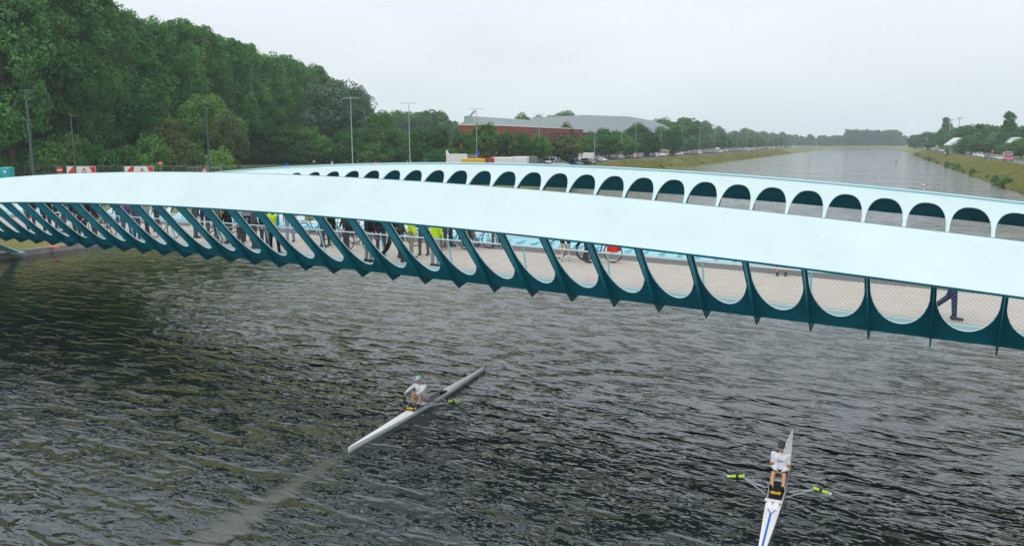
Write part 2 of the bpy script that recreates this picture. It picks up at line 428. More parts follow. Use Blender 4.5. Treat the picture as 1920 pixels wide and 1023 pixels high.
# deck strips
def lay(name, prof, m, parent, kstep=1.0, ka=K0 - 2, kb=K1 + 2):
    b = MB(); ks = []; k = ka
    while k <= kb + 1e-6: ks.append(k); k += kstep
    vs = []
    for k in ks: vs += [bp(k, n_, zd(k) + dz) for n_, dz in prof]
    m_ = len(prof)
    b.add(vs, [(m_ * i + a, m_ * i + (a + 1) % m_, m_ * i + m_ + (a + 1) % m_, m_ * i + m_ + a) for i in range(len(ks) - 1) for a in range(m_)])
    b.add(vs, [tuple(range(m_)), tuple(range(len(vs) - m_, len(vs)))])
    return b.build(name, m, parent)
deck = lay('deck', [(.66, 0), (5.15, 0), (5.15, -.12), (.66, -.12)], M_deck, bridge)
lay('dark_edge_strip', [(.36, .002), (.658, .002), (.658, -.10), (.36, -.10)], M_dark, bridge)
lay('dark_edge_strip', [(5.152, .002), (6.35, .002), (6.35, -.10), (5.152, -.10)], M_dark, bridge)
lay('kerb_rail', [(.27, .05), (.358, .05), (.358, -.12), (.27, -.12)], M_paint_lit, bridge)
lay('kerb_rail', [(6.352, .06), (6.44, .06), (6.44, -.12), (6.352, -.12)], M_paint_lit, bridge)
lay('gutter', [(-.1, -.16), (.268, -.12), (.268, -.2), (-.1, -.24)], mat('gutter_teal', (.08, .34, .38), .5, .4), bridge)
fg = lay('gutter', [(6.442, -.08), (7.5, .16), (7.5, -.2), (6.442, -.2)], M_paint_mid, bridge)
for i in range(-8, 60):
    sf = MB(); k = i / 2 + .25; sf.box(bp(k, 6.95, zd(k) + .07), (.02, 1.0, .12)); sf.build('stiffener', M_paint_mid, fg)
lay('ledge', [(7.502, .20), (8.45, .20), (8.45, -.2), (7.502, -.2)], M_paint_lit, bridge)
lay('soffit', [(-.08, -.25), (8.48, -.25), (8.48, -.27), (-.08, -.27)], M_paint_shade, bridge)
# railings
for side, base_n, top_n in ((0, .31, .0), (1, 6.6, 6.9)):
    rl = MB(); posts = []
    k = 1.0 - 2.06 * 8
    hr = []
    kks = [K0 + i * .5 for i in range(2 * (K1 - K0) + 1)]
    rl.tube([bp(k_, top_n, zd(k_) + 1.0) for k_ in kks], .024, 6)
    rail = rl.build('railing', M_rail, bridge); rail['label'] = 'near handrail with wire net' if not side else 'far handrail with wire net'
    while k < K1:
        p = MB(); p.box((0, 0, 0), (.01, .01, .01))
        p = MB(); p.tube([bp(k, base_n, zd(k) - .05), bp(k, top_n, zd(k) + 1.0)], .026, 5)
        p.build('post', M_paint_mid, rail); k += 2.06
    nt_ = MB()
    if side == 0: ka, kb, st = -4.0, 34.0, .075
    else: ka, kb, st = 6.0, 46.0, .11
    r = .0028 if side == 0 else .004
    k = ka; Hn = .93; run = .62
    def NP(k_, h): return bp(k_, base_n + (top_n - base_n) * h, zd(k_) + .04 + Hn * h)
    while k < kb:
        for sgn in (1, -1):
            a = NP(k, 0); b_ = NP(k + sgn * run, 1)
            d = Vector((0, 0, 1)) * r; e_ = Vector((1, 0, 0)) * r
            nt_.add([a - e_, a + e_, b_ + e_, b_ - e_, a - d, a + d, b_ + d, b_ - d], [(0, 1, 2, 3), (4, 5, 6, 7)])
        k += st
    nt_.build('wire_net', M_net, rail)
# support leg at the left landing
for foot, top in ((at(30, 473, .36), at(-95, 430, 3.0)), (at(30, 473, .36) + Vector((1.5, -9.5, 0)), at(-95, 430, 3.0) + Vector((1.5, -9.5, 0)))):
    lg = MB(); d = (foot - top)
    lg.tube([top - BO, foot - BO], [.55, .3], 4, flat=.6); lg.box(foot - BO - Vector((0, 0, .02)), (.9, .9, .08))
    lg.build('support_leg', M_paint_mid, bridge)

# ------------------------------------------------------------------ vegetation
def leaf_mat(name, col, col2, ns=.35, tr=.25):
    m = mat(name, col, .75, .25, col2=col2, nscale=ns, objvar=.22)
    nt = m.node_tree; b = nt.nodes['Principled BSDF']; src = b.inputs['Base Color'].links[0].from_socket
    t = nt.nodes.new('ShaderNodeBsdfTranslucent'); nt.links.new(src, t.inputs[0])
    x = nt.nodes.new('ShaderNodeMixShader'); x.inputs[0].default_value = tr
    o = [n for n in nt.nodes if n.type == 'OUTPUT_MATERIAL'][0]
    nt.links.new(b.outputs[0], x.inputs[1]); nt.links.new(t.outputs[0], x.inputs[2]); nt.links.new(x.outputs[0], o.inputs[0])
    return m
L_dark = leaf_mat('dark_green_leaves', (.085, .215, .045), (.034, .10, .026))
L_mid = leaf_mat('green_leaves', (.13, .27, .06), (.065, .155, .036))
L_lite = leaf_mat('bright_green_leaves', (.17, .33, .07), (.09, .21, .05))
L_brown = leaf_mat('olive_brown_leaves', (.14, .19, .065), (.08, .12, .045))
L_silver = leaf_mat('silver_green_leaves', (.16, .25, .15), (.09, .16, .095))
L_poplar = leaf_mat('poplar_leaves', (.13, .325, .075), (.050, .150, .038))
M_bark = mat('bark', (.09, .075, .06), .9, .2, noise=.4, nscale=3)

def leaf_mesh(name, clumps, nleaf, lsize, seed, m):
    """clumps: array (x,y,z,rx,ry,rz). leaves as small bent quads on and inside each clump ellipsoid."""
    rs = np.random.RandomState(seed)
    C_ = np.repeat(np.array(clumps), nleaf, axis=0); n = len(C_)
    d = rs.normal(size=(n, 3)); d /= np.linalg.norm(d, axis=1)[:, None]
    rad = rs.uniform(.55, 1.08, (n, 1)) ** .6
    c = C_[:, :3] + d * rad * C_[:, 3:6]
    nr = d + rs.normal(size=(n, 3)) * .65 + np.array([0, 0, .35]); nr /= np.linalg.norm(nr, axis=1)[:, None]
    a = np.cross(nr, rs.normal(size=(n, 3))); a /= np.linalg.norm(a, axis=1)[:, None]; b = np.cross(nr, a)
    s = lsize * rs.uniform(.6, 1.35, (n, 1))
    v = np.stack([c - a * s * .5, c + b * s * .42 + a * s * .05, c + a * s * .55, c - b * s * .4], axis=1).reshape(-1, 3)
    me = bpy.data.meshes.new(name); me.vertices.add(len(v)); me.vertices.foreach_set('co', v.ravel())
    me.loops.add(4 * n); me.loops.foreach_set('vertex_index', np.arange(4 * n, dtype=np.int32))
    me.polygons.add(n); me.polygons.foreach_set('loop_start', np.arange(0, 4 * n, 4, dtype=np.int32)); me.polygons.foreach_set('loop_total', np.full(n, 4, dtype=np.int32))
    me.materials.append(m); me.update(calc_edges=True); me.validate()
    return me
def trunk_mesh(name, h, r, seed, nl=6, spread=.5):
    rr = random.Random(seed); b = MB()
    pts = [(0, 0, -.3)]; x = y = 0
    for i in range(1, 7):
        x += rr.uniform(-.03, .03) * h; y += rr.uniform(-.03, .03) * h; pts.append((x, y, h * .85 * i / 6))
    b.tube(pts, [r * (1 - .75 * i / 6) for i in range(7)], 7)
    for i in range(nl):
        j = rr.randint(2, 5); p = Vector(pts[j]); a = rr.uniform(0, 6.28); l = h * spread * rr.uniform(.5, .9) * (1 - j / 9)
        e1 = p + Vector((math.cos(a) * l * .5, math.sin(a) * l * .5, l * .45)); e2 = p + Vector((math.cos(a) * l * .9, math.sin(a) * l * .9, l * 1.1))
        b.tube([p, e1, e2], [r * .4, r * .25, r * .08], 5)
    me = b.build(name, M_bark, smooth=True); return me
TREES = {}
def make_kind(key, kind, crown_fn, h, r, leaves, lsize, m, seed, nleaf, nl=6):
    cl = crown_fn(random.Random(seed))
    me = leaf_mesh('crown', cl, nleaf, lsize, seed, m)
    t = trunk_mesh('trunk', h, r, seed, nl); tme = t.data; bpy.data.objects.remove(t)
    TREES[key] = (kind, me, tme, h)
def round_fn(h, w, low, n, cs, top=1.0, pw=1.0):
    def f(rr):
        out = []
        zc = (h + low) / 2; hz = (h - low) / 2
        for i in range(n):
            while True:
                x, y, z = rr.uniform(-1, 1), rr.uniform(-1, 1), rr.uniform(-1, 1)
                q = math.sqrt(x * x + y * y) ** 2 + abs(z) ** 2.2
                if .30 < q < 1: break
            fw = 1 - .35 * max(0, z) if pw == 1 else (1 - .75 * max(0, (z + 1) / 2) ** pw)
            s = cs * rr.uniform(.65, 1.35)
            out.append((x * w / 2 * fw * .86, y * w / 2 * fw * .86, zc + z * hz * .9, s, s, s * .8))
        return out
    return f
def poplar_fn(h, w, low, n, cs):
    def f(rr):
        out = []
        for i in range(n):
            z = rr.uniform(0, 1); prof = (math.sin(math.pi * min(1, .12 + z * .80)) ** .7)
            a = rr.uniform(0, 6.28); q = rr.uniform(.25, 1) ** .6 * prof * w / 2
            s = cs * rr.uniform(.6, 1.3)
            out.append((math.cos(a) * q, math.sin(a) * q, low + z * (h - low - s * .6), s, s, s * 1.1))
        return out
    return f
for i in range(3): make_kind('pop%d' % i, 'poplar_tree', poplar_fn(27, 10.5, 5.5 + 2.5 * (i < 2), 95, 1.5), 27, .38, 0, .40, L_poplar, 11 + i, 240, 14)
for i in range(2): make_kind('big%d' % i, 'tall_tree', poplar_fn(27, 14, 1.5, 190, 1.5), 26, .5, 0, .19, (L_poplar, L_mid)[i], 21 + i, 560, 14)
for i, m in enumerate((L_dark, L_mid, L_lite, L_brown, L_silver)):
    make_kind('rnd%d' % i, 'broadleaf_tree', round_fn(10, 9.5, .6, 90, 1.15), 10, .25, 0, .27, m, 31 + i, 190)
for i, m in enumerate((L_dark, L_mid, L_lite, L_brown)):
    make_kind('shr%d' % i, 'shrub', round_fn(4, 6.5, -.3, 45, .95), 3.5, .1, 0, .28, m, 41 + i, 110)
for i, m in enumerate((L_dark, L_mid, L_brown)):
    make_kind('prk%d' % i, 'parking_tree', round_fn(8, 8, 1.7, 60, 1.1), 8, .17, 0, .42, m, 51 + i, 85)
make_kind('col0', 'columnar_tree', poplar_fn(20, 5, 1.5, 90, .9), 20, .3, 0, .5, L_dark, 61, 90, 10)
make_kind('con0', 'dark_tree', round_fn(10, 6, .5, 70, 1.0, pw=1.0), 10, .2, 0, .4, L_dark, 62, 90)
def tree(key, loc, h, w=None, label=None, group=None, seed=0, cat='tree', name=None):
    kind, cm, tm, h0 = TREES[key]; s = h / h0; sw = (w if w else s)
    t = thing(name or kind, label, cat, loc, random.Random(seed).uniform(0, 6.28), group); t.scale = (sw, sw, s)
    for n_, me in (('crown', cm), ('trunk', tm)):
        o = bpy.data.objects.new(n_, me); COL.objects.link(o); o.parent = t
    return t
GZ = 3.0
rt = random.Random(5)
# receding wood of poplars on the left
pl0, pl1 = Vector((-109.5, 71.8)), Vector((-181.5, 242.5))
for row, (off, nn, lab) in enumerate(((0, 28, 'tall poplar in the front line of the long receding row on the left'), (13, 24, 'tall poplar in the rear lines of the long receding row on the left'), (27, 20, None))):
    d = (pl1 - pl0).normalized(); nrm = Vector((-d.y, d.x))
    for i in range(nn):
        t_ = (i + rt.uniform(-.25, .25)) / (nn - 1); p = pl0 + (pl1 - pl0) * t_ + nrm * (off + rt.uniform(-2, 2))
        hh = (29.2 + rt.uniform(-1.6, 1.2)) * (1 - .10 * max(0, t_ - .8) / .2) + (0 if row == 0 else -.5)
        tree('pop%d' % rt.randint(0, 2), uv(p.x, p.y, GZ), hh, 1.0 + rt.uniform(-.08, .12), lab or 'tall poplar in the rear lines of the long receding row on the left', 'poplars in the tall row', rt.random())
# trees placed by where they stand: (image x, distance, top height above ground, width scale, kind, label)
def place(px, dist, topy, key, wpx, label, cat='tree', name=None, group=None):
    if dist < 118: dist = (112 if key[:3] == 'shr' else 118) + (dist - 60) * (.1 if key[:3] == 'shr' else .3)
    if 440 < px < 770 and dist < 200: dist = 196 + (dist - 110) * .15
    if 1096 < px < 1300 and key[:3] != 'shr' and dist < 300: dist *= 1.17
    dep = dist
    h = (267 - topy) / FPX * dep + CAMZ - GZ
    kind, cm, tm, h0 = TREES[key]
    w0 = {'pop': 10.5, 'big': 14, 'rnd': 9.5, 'shr': 6.5, 'prk': 8, 'col': 5, 'con': 6}[key[:3]]
    w = wpx / FPX * dep / w0
    return tree(key, dpt(px, dist, GZ), h, w, label, group, px, cat, name)
PL = [
 (-35, 66, -105, 'big1', 260, 'huge lush tree at the left edge of the picture, yellow green leaves'),
 (60, 84, -85, 'big0', 250, 'very tall dark tree filling the top left corner'),
 (135, 78, -40, 'big0', 190, 'tall dark green tree just right of the corner trees, behind the dark lamp posts'),
 (20, 62, 95, 'rnd1', 150, 'bright green lower tree in front of the corner trees'),
 (262, 112, 178, 'rnd0', 130, 'dark tree with a dense dome, left of the light green domed tree'),
 (195, 84, 236, 'rnd0', 110, 'very dark low tree behind the left red and white banner'),
 (395, 104, 168, 'rnd2', 130, 'light green domed tree, the tallest of the edge trees before the poplar row'),
 (330, 88, 222, 'rnd3', 95, 'olive brown tree between the two banners and the domed tree'),
 (425, 92, 205, 'rnd3', 84, 'olive tree standing in front of the light green domed tree'),
 (378, 86, 232, 'rnd1', 80, 'mid green small tree beside the olive trees'),
 (505, 150, 186, 'rnd0', 92, 'dark pointed tree left of the silver green willow'),
 (470, 130, 218, 'rnd1', 90, 'green tree below the poplars between the olive and the pointed tree'),
 (628, 196, 146, 'rnd4', 150, 'broad silver green willow at the right end of the poplar row'),
 (676, 215, 158, 'rnd4', 70, 'silver green tree touching the right side of the willow'),
 (535, 126, 236, 'rnd0', 130, 'wide dark green thicket tree below the willow'),
 (480, 118, 240, 'rnd0', 90, 'dark green thicket tree left of the wide one'),
 (580, 128, 244, 'shr2', 60, 'yellow green bush crown on the thicket beside the bright tree'),
 (606, 122, 250, 'rnd2', 46, 'bright yellow green small tree left of the tall grey lamp post'),
 (655, 140, 238, 'rnd0', 80, 'dark green tree right of the first tall grey lamp post'),
 (716, 158, 208, 'rnd1', 72, 'upright green tree at the end of the willow'),
 (690, 150, 238, 'rnd1', 70, 'green tree filling the gap before the upright tree'),
 (750, 168, 245, 'prk1', 60, 'round green tree left of the second tall lamp post'),
 (790, 175, 240, 'prk0', 56, 'dark round tree right of the second tall lamp post'),
 (826, 178, 237, 'con0', 34, 'narrow dark tree left of the brick building'),
 (868, 180, 247, 'prk0', 58, 'dark tree at the left corner of the brick building'),
 (908, 170, 232, 'prk1', 66, 'tall green tree before the brick facade beside the third lamp post'),
 (950, 172, 243, 'con0', 42, 'dark oval tree before the left windows of the brick building'),
 (981, 176, 244, 'con0', 30, 'slim dark tree before the middle of the brick building'),
 (1012, 178, 253, 'prk1', 56, 'light tree before the glass slot of the brick building'),
 (1060, 180, 254, 'prk2', 70, 'olive brown tree before the right half of the brick building'),
 (1098, 200, 256, 'prk1', 50, 'green tree at the right end of the brick building'),
 (1135, 205, 253, 'prk0', 66, 'dark green tree before the blue hall left of its windows'),
 (1196, 262, 231, 'rnd0', 62, 'tall dark tree before the right half of the blue hall'),
 (1172, 218, 258, 'prk1', 56, 'green low tree before the white windows of the blue hall'),
 (1216, 235, 252, 'prk0', 50, 'dark green tree below the roof end of the blue hall'),
 (1262, 300, 238, 'rnd0', 45, 'dark tree covering the far corner of the blue hall'),
 (1240, 268, 236, 'rnd1', 44, 'green tree hiding the lower right end of the hall roof'),
 (1253, 285, 243, 'prk0', 40, 'dark tree just left of the far corner of the blue hall'),
 (1062, 268, 229, 'rnd0', 36, 'dark tree top rising between the brick building and the hall roof'),
]
for px, dist, ty, key, wpx, lab in PL: place(px, dist, ty, key, wpx, lab)
for i, (px, dist, ty, key, wpx, lab) in enumerate([
 (90, 68, 268, 'shr2', 90, 'bright green bush behind the no entry sign'), (135, 70, 262, 'shr1', 70, 'green bush behind the left banner'),
 (30, 62, 285, 'shr1', 80, 'green bush beside the turquoise toilet cabin'), (250, 76, 280, 'shr0', 80, 'dark bush behind the right banner'),
 (288, 72, 262, 'shr1', 74, 'grey green bush right of the right banner'), (215, 74, 285, 'shr0', 70, 'dark bush between the two banners'),
 (350, 78, 272, 'shr3', 70, 'olive bush behind the temporary barriers'), (455, 86, 286, 'shr2', 70, 'light green bush at the grass edge right of the barriers'),
 (410, 80, 285, 'shr2', 60, 'light green bush behind the warning triangle'), (500, 108, 272, 'shr0', 120, 'dark bush under the thicket'),
 (560, 112, 274, 'shr0', 110, 'dark low bush behind the blue signs'), (640, 124, 272, 'shr0', 90, 'dark bush behind the tall grey lamp post'),
 (700, 130, 272, 'shr1', 90, 'green bush behind the grass at the end of the thicket'), (760, 140, 278, 'shr0', 90, 'low dark bush right of the second lamp post'),
 (830, 150, 282, 'shr0', 80, 'low dark bush behind the white camper'), (175, 72, 275, 'shr0', 60, 'dark bush right of the left banner')]):
    place(px, dist, ty, key, wpx, lab, 'shrub', 'shrub')
# row of parking trees along the left bank road
i = 0; v = 262
while v < 820:
    key = 'prk%d' % rt.choice((0, 1, 1, 2, 0))
    tree(key, uv(-88 + rt.uniform(-2.5, 2.5), v, GZ), rt.uniform(7.8, 10.2), rt.uniform(.9, 1.25), 'rounded parking tree in the long row beside the left bank road', 'parking trees along the left bank', v)
    if rt.random() < .55: tree('prk%d' % rt.choice((0, 1)), uv(-102 + rt.uniform(-3, 3), v + 4, GZ), rt.uniform(8, 11), rt.uniform(.9, 1.2), 'rounded parking tree in the long row beside the left bank road', 'parking trees along the left bank', v + 1)
    v += rt.uniform(9, 13) * (1 + (v - 262) / 500)
# taller trees behind the car park, left bank
for i in range(75):
    v = 330 + (i / 75) ** 1.3 * 900 + rt.uniform(-6, 6); u = -101 - rt.uniform(0, 45) - (12 if v < 400 else 0)
    tree('rnd%d' % rt.choice((0, 0, 1, 4, 0)), uv(u, v, GZ), rt.uniform(15, 20) , rt.uniform(1.3, 1.9), 'hazy tree in the wood edge behind the left bank car park', 'wood edge on the left bank', i)
# far woods that read as one mass
def wood(name, spots, label, m, seed, leaf=1.3, nleaf=55):
    rr = random.Random(seed); cl = []
    for (x, y, h, w) in spots:
        for j in range(16):
            a = rr.uniform(0, 6.28); q = rr.uniform(.1, 1) * w * .42; z = rr.uniform(.08, .9); s = w * .2 * rr.uniform(.7, 1.3)
            q *= math.sqrt(max(.15, 1 - (max(0, z - .45) / .6) ** 2)); cl.append((x + math.cos(a) * q, y + math.sin(a) * q, GZ + z * h, s, s, s * .9))
    me = leaf_mesh(name, cl, nleaf, leaf, seed, m); o = bpy.data.objects.new(name, me); COL.objects.link(o)
    tag(o, label, 'wood', kind='stuff'); return o
sp = []
for i in range(150):
    p = uv(rt.uniform(-70, 60), 1348 + rt.uniform(0, 90), 0); u, v = inv_uv(p)
    hh = 24 + rt.uniform(-3, 3) if -45 < u < 32 else 13 + rt.uniform(-3, 4)
    sp.append((p.x, p.y, hh, rt.uniform(10, 15)))
wood('far_wood', sp, 'hazy blue green wood closing the far end of the canal', L_dark, 71, 2.2, 40)
sp = []
for i in range(120):
    p = uv(rt.uniform(-420, -66), 1150 + rt.uniform(0, 250), 0)
    sp.append((p.x, p.y, 14 + rt.uniform(-3, 3), rt.uniform(10, 15)))
wood('far_wood', sp, 'distant low wood beyond the end of the left bank', L_dark, 72, 2.2, 30)
sp = []
for i in range(170):
    px = rt.uniform(730, 905); dist = rt.uniform(400, 520); p = atd(px, dist, 0); sp.append((p.x, p.y, (21 if px < 835 else 15) + rt.uniform(-2, 2), rt.uniform(9, 13)))
for i in range(90):
    px = rt.uniform(1225, 1300); dist = rt.uniform(430, 560); p = atd(px, dist, 0); sp.append((p.x, p.y, 17 + rt.uniform(-2, 2), rt.uniform(9, 13)))
wood('far_wood', sp, 'hazy green wood on the horizon left of the brick building', L_mid, 73, 1.2, 60)
sp = []
for i in range(170):
    px = rt.uniform(1790, 2050); dist = rt.uniform(420, 560); p = atd(px, dist, 0); sp.append((p.x, p.y, 12.5 + rt.uniform(-1.5, 1.5), rt.uniform(9, 13)))
wood('far_wood', sp, 'dark wood on the horizon behind the right bank warehouses', L_dark, 74, 1.2, 60)
# right bank trees
for i in range(46):
    v = 420 + (i / 46) * 880 + rt.uniform(-8, 8); u = 62 + rt.uniform(0, 40)
    tree('rnd%d' % rt.choice((0, 1, 1, 0, 4)), uv(u, v, GZ), rt.uniform(10, 15) + (3 if v > 700 else 0), rt.uniform(1.1, 1.6), 'hazy tree in the loose row behind the right bank road', 'trees along the right bank', i)
for px, dist, ty, key, wpx, lab in [
 (1771, 520, 221, 'col0', 17, 'narrow dark poplar left of the two floodlight masts on the right bank'), (1779, 500, 232, 'col0', 12, 'shorter dark poplar between the narrow poplar and the masts'),
 (1765, 505, 238, 'rnd0', 22, 'dark tree at the foot of the narrow poplar'), (1787, 490, 240, 'rnd0', 22, 'dark tree at the foot of the floodlight masts'),
 (1889, 330, 210, 'col0', 23, 'tall narrow poplar near the right edge of the picture'), (1882, 330, 236, 'rnd0', 26, 'dark tree at the foot of the tall right poplar'),
 (1842, 380, 234, 'rnd1', 60, 'broad green tree between the two warehouse roofs'), (1818, 340, 253, 'rnd1', 46, 'green tree right of the left warehouse roof'),
 (1868, 345, 248, 'rnd1', 44, 'green tree left of the right poplar'), (1850, 330, 262, 'rnd0', 60, 'low dark tree behind the right road cars'),
 (1918, 270, 258, 'rnd1', 50, 'bright green tree cut by the right edge'), (1896, 300, 270, 'shr0', 50, 'dark bush in front of the right warehouse'),
 (1740, 560, 247, 'rnd1', 46, 'light green broad tree on the right bank left of the poplars'), (1718, 640, 252, 'rnd1', 36, 'small airy tree on the right bank far away'),
 (1800, 345, 268, 'shr1', 60, 'green bush before the left warehouse'), (1985, 250, 215, 'rnd0', 90, 'large dark tree outside the right edge')]:
    place(px, dist, ty, key, wpx, lab)
# rough grass and reeds on the bank slopes: one uncountable mass per bank
def reeds(name, ufun, vs_, n, hs, label, m, seed):
    rs = random.Random(seed); b = []
    V, F = [], []
    for i in range(n):
        v = vs_[0] + (vs_[1] - vs_[0]) * rs.random() ** 1.7; u = ufun(rs); z = gz(u, v)
        p = uv(u, v, z - .05); h = rs.uniform(*hs); a = rs.uniform(0, 3.14); w_ = rs.uniform(.05, .14) * (1 + (v - 100) / 350)
        dx, dy = math.cos(a) * w_, math.sin(a) * w_; lx, ly = rs.uniform(-.3, .3) * h, rs.uniform(-.3, .3) * h
        o = len(V); V += [(p.x - dx, p.y - dy, p.z), (p.x + dx, p.y + dy, p.z), (p.x + lx, p.y + ly, p.z + h)]; F.append((o, o + 1, o + 2))
    me = bpy.data.meshes.new(name); me.from_pydata(V, [], F); me.materials.append(m); o = bpy.data.objects.new(name, me); COL.objects.link(o)
    tag(o, label, 'grass', kind='stuff')
M_reed = mat('dry_grass', (.36, .29, .11), .9, .2, col2=(.17, .24, .06), nscale=.22)
M_reedg = mat('green_grass', (.11, .18, .04), .9, .2, col2=(.16, .15, .05), nscale=.3)
reeds('grass', lambda r: -57.2 - r.random() * 7.4, (150, 620), 80000, (.2, .55), 'rough yellow green grass on the left canal bank', M_reed, 1)
reeds('grass', lambda r: 22.4 + r.random() * 8.9, (120, 620), 90000, (.2, .6), 'rough yellow brown grass on the right canal bank', M_reed, 2)
reeds('grass', lambda r: -70 - r.random() * 35, (55, 200), 30000, (.2, .7), 'green rough grass in front of the thicket on the left', M_reedg, 3)
for i in range(34):
    v = 118 + (rt.random() ** 1.6) * 420; tree('shr%d' % rt.choice((1, 1, 2)), uv(22.4 + rt.uniform(-.2, .7), v, .1), rt.uniform(.7, 1.7), rt.uniform(.14, .34), 'small green bush at the waterline of the right bank', 'waterline bushes on the right bank', i, 'shrub', 'waterline_bush')
for i in range(16):
    v = 215 + rt.random() * 300; tree('shr%d' % rt.choice((0, 1)), uv(-57 - rt.uniform(0, 4), v, .4), rt.uniform(.6, 1.3), rt.uniform(.14, .3), 'small green bush on the left bank slope', 'bushes on the left bank slope', i, 'shrub', 'bank_bush')

# ------------------------------------------------------------------ buildings
M_brick = mat('red_brick', (.33, .085, .06), .85, .2, noise=.2, nscale=1.5)
M_glassd = mat('dark_window_glass', (.04, .045, .06), .15, .6)
M_white = mat('white_paint', (.78, .78, .77), .5, .4)
M_roofg = mat('grey_green_metal_roof', (.30, .36, .36), .5, .4, noise=.08, nscale=.3)
M_roofb = mat('pale_grey_roof', (.50, .55, .60), .5, .4, noise=.06, nscale=.1)
M_blue = mat('dark_blue_cladding', (.035, .08, .20), .5, .4)
bb = thing('brick_building', 'long red brick building with a strip of narrow windows behind the parking trees', 'building', uv(-95, 225, GZ), TH)
# local x = along u (0 at facade, negative away from canal), y = along v
L0, L1 = -38, 41
def bbx(name, c, d, m, par): b = MB(); b.box(c, d); return b.build(name, m, par)
wl = bbx('wall', (-3.5, (L0 + L1) / 2, 4.9), (7, L1 - L0, 9.8), M_brick, bb)
bbx('cornice', (-3.5, (L0 + L1) / 2, 9.95), (7.4, L1 - L0 + .4, .28), M_white, bb)
rf = MB(); rf.prism([(-8.5, 8), (-5, 10.1), (-5.5, 12.3), (-8, 12.5)], 62, origin=(0, -2, 0), axis='y'); rf.build('roof', M_roofg, bb)
gb = MB(); gb.prism([(-8, 10.1), (-7.4, 10.1), (-3.6, 13.6), (-4, 13.8)], .5, origin=(0, -34.8, 0)); gb.build('roof_fin', M_roofg, bb)
k = 0; y = L0 + 17
while y < L1 - 2:
    if not (-4 < y < 4):
        b = MB(); b.box((.03, y, 7.1), (.12, 1.05, 3.1)); b.build('window', M_glassd, bb)
    y += 2.15
b = MB(); b.box((.03, L0 + 7, 6.8), (.12, 4.5, 2.6)); b.build('window', mat('pale_window', (.35, .4, .45), .2, .6), bb)
b = MB(); b.box((-.5, -1.2, 6.6), (1.3, 2.8, 5.2)); b.build('glass_slot', M_glassd, bb)
for yy in (3.2, 5.3, 6.6):
    b = MB(); b.box((.4, yy, 6.2 - yy * .12), (.7, 1.0, 1.0)); b.build('vent_box', M_white, bb)
hall = thing('sports_hall', 'large hall with pale faceted roof over dark blue walls behind the brick building', 'building', atd(1130, 330, GZ), YAW + R(-6))
hw = MB(); hw.box((-3, 13, 4.6), (50, 36, 9.2)); hw.build('wall', M_blue, hall)
rr_ = MB(); rr_.prism([(-36, 11.2), (-28, 15.2), (-8, 16.2), (10, 15.6), (20, 13.8), (27, 11.0), (26, 3.0), (24, 3.0), (22, 9.2), (-29, 9.2)], 40, origin=(0, 12.5, 0)); rr_.build('roof', M_roofb, hall)
for i, xx in enumerate((5.5, 8.5, 11.5, 14.5, 19, 24)):
    b = MB(); b.box((xx - 1.5, -5.08, 6.6 if i < 4 else 7.2), (1.5 if i < 4 else 1.0, .15, 3.6 if i < 4 else 1.4)); b.build('window', M_white, hall)
for px, dist, w_, lab in ((1802, 400, 8, 'pale warehouse with a light gable roof left on the right bank'), (1911, 380, 6, 'pale warehouse with a sloping roof at the right edge')):
    wh = thing('warehouse', lab, 'building', atd(px, dist, GZ), YAW - R(20))
    b = MB(); b.box((0, 8, 2.0), (w_, 16, 4.0)); b.build('wall', mat('pale_cladding', (.4, .43, .46), .6, .3), wh)
    b = MB(); b.prism([(-w_ / 2 - .4, 4.0), (w_ / 2 + .4, 4.0), (w_ * .12, 7.2), (-w_ * .05, 7.4)], 17, origin=(0, 8, 0)); b.build('roof', mat('light_roof', (.58, .6, .62), .5, .4), wh)

# ------------------------------------------------------------------ lamp posts and masts
M_galv = mat('galvanised_steel', (.42, .43, .43), .45, .5, metal=.3)
M_dgrey = mat('dark_grey_steel', (.07, .085, .10), .5, .5)
def lamp(loc, h, m, arms, label, rz, r=.1, group=None):
    t = thing('street_lamp', label, 'street lamp', loc, rz, group)
    b = MB(); b.tube([(0, 0, 0), (0, 0, h)], [r, r * .55], 8); b.tube([(0, 0, 0), (0, 0, .5)], [r * 1.7, r * 1.5], 8); b.build('pole', m, t)
    b = MB(); b.tube([(-arms[0], 0, h), (arms[1], 0, h)], r * .45, 6); b.build('arm', m, t)
    for s_, a in ((-1, arms[0]), (1, arms[1])):
        if a > .1:
            b = MB(); b.box((s_ * (a + .2), 0, h - .02), (.5 if r < .1 or h > 11 else .35, .24, .1)); b.build('lamp_head', m, t)
    return t
for (px, py), lab in zip([(630, 185), (782, 193), (895, 204), (1008, 214), (1093, 223), (1157, 227), (1207, 229), (1249, 233)],
    ('nearest tall grey double lamp post, before the thicket', 'second tall grey double lamp post, left of the brick building', 'tall grey double lamp post before the left end of the brick building',
     'tall grey double lamp post before the middle of the brick building', 'tall grey double lamp post at the right end of the brick building', 'hazy grey double lamp post before the blue hall windows',
     'hazy grey double lamp post before the right part of the blue hall', 'hazy grey double lamp post at the far end of the blue hall')):
    r = ray(px, py); t_ = (15 - CAMZ) / r[2]; p = (r[0] * t_, r[1] * t_); u, v = inv_uv(p)
    lamp(uv(-74, v, GZ), 12, M_galv, (1.05, 1.05), lab, TH)
for i in range(12):
    lamp(uv(-74, 330 + i * 36, GZ), 12, M_galv, (1.05, 1.05), 'small hazy lamp post far along the left bank road', TH, group='far lamp posts on the left bank')
for i in range(14):
    lamp(uv(46, 215 + i * 48, GZ), 8.5, M_galv, (0, 1.2), 'thin lamp post beside the right bank road', TH + math.pi, group='lamp posts on the right bank')
lamp(dpt(57, 66, GZ), 9.6, M_dgrey, (.12, .3), 'dark grey lamp post at the far left, tallest of the dark ones', YAW + .4, .13)
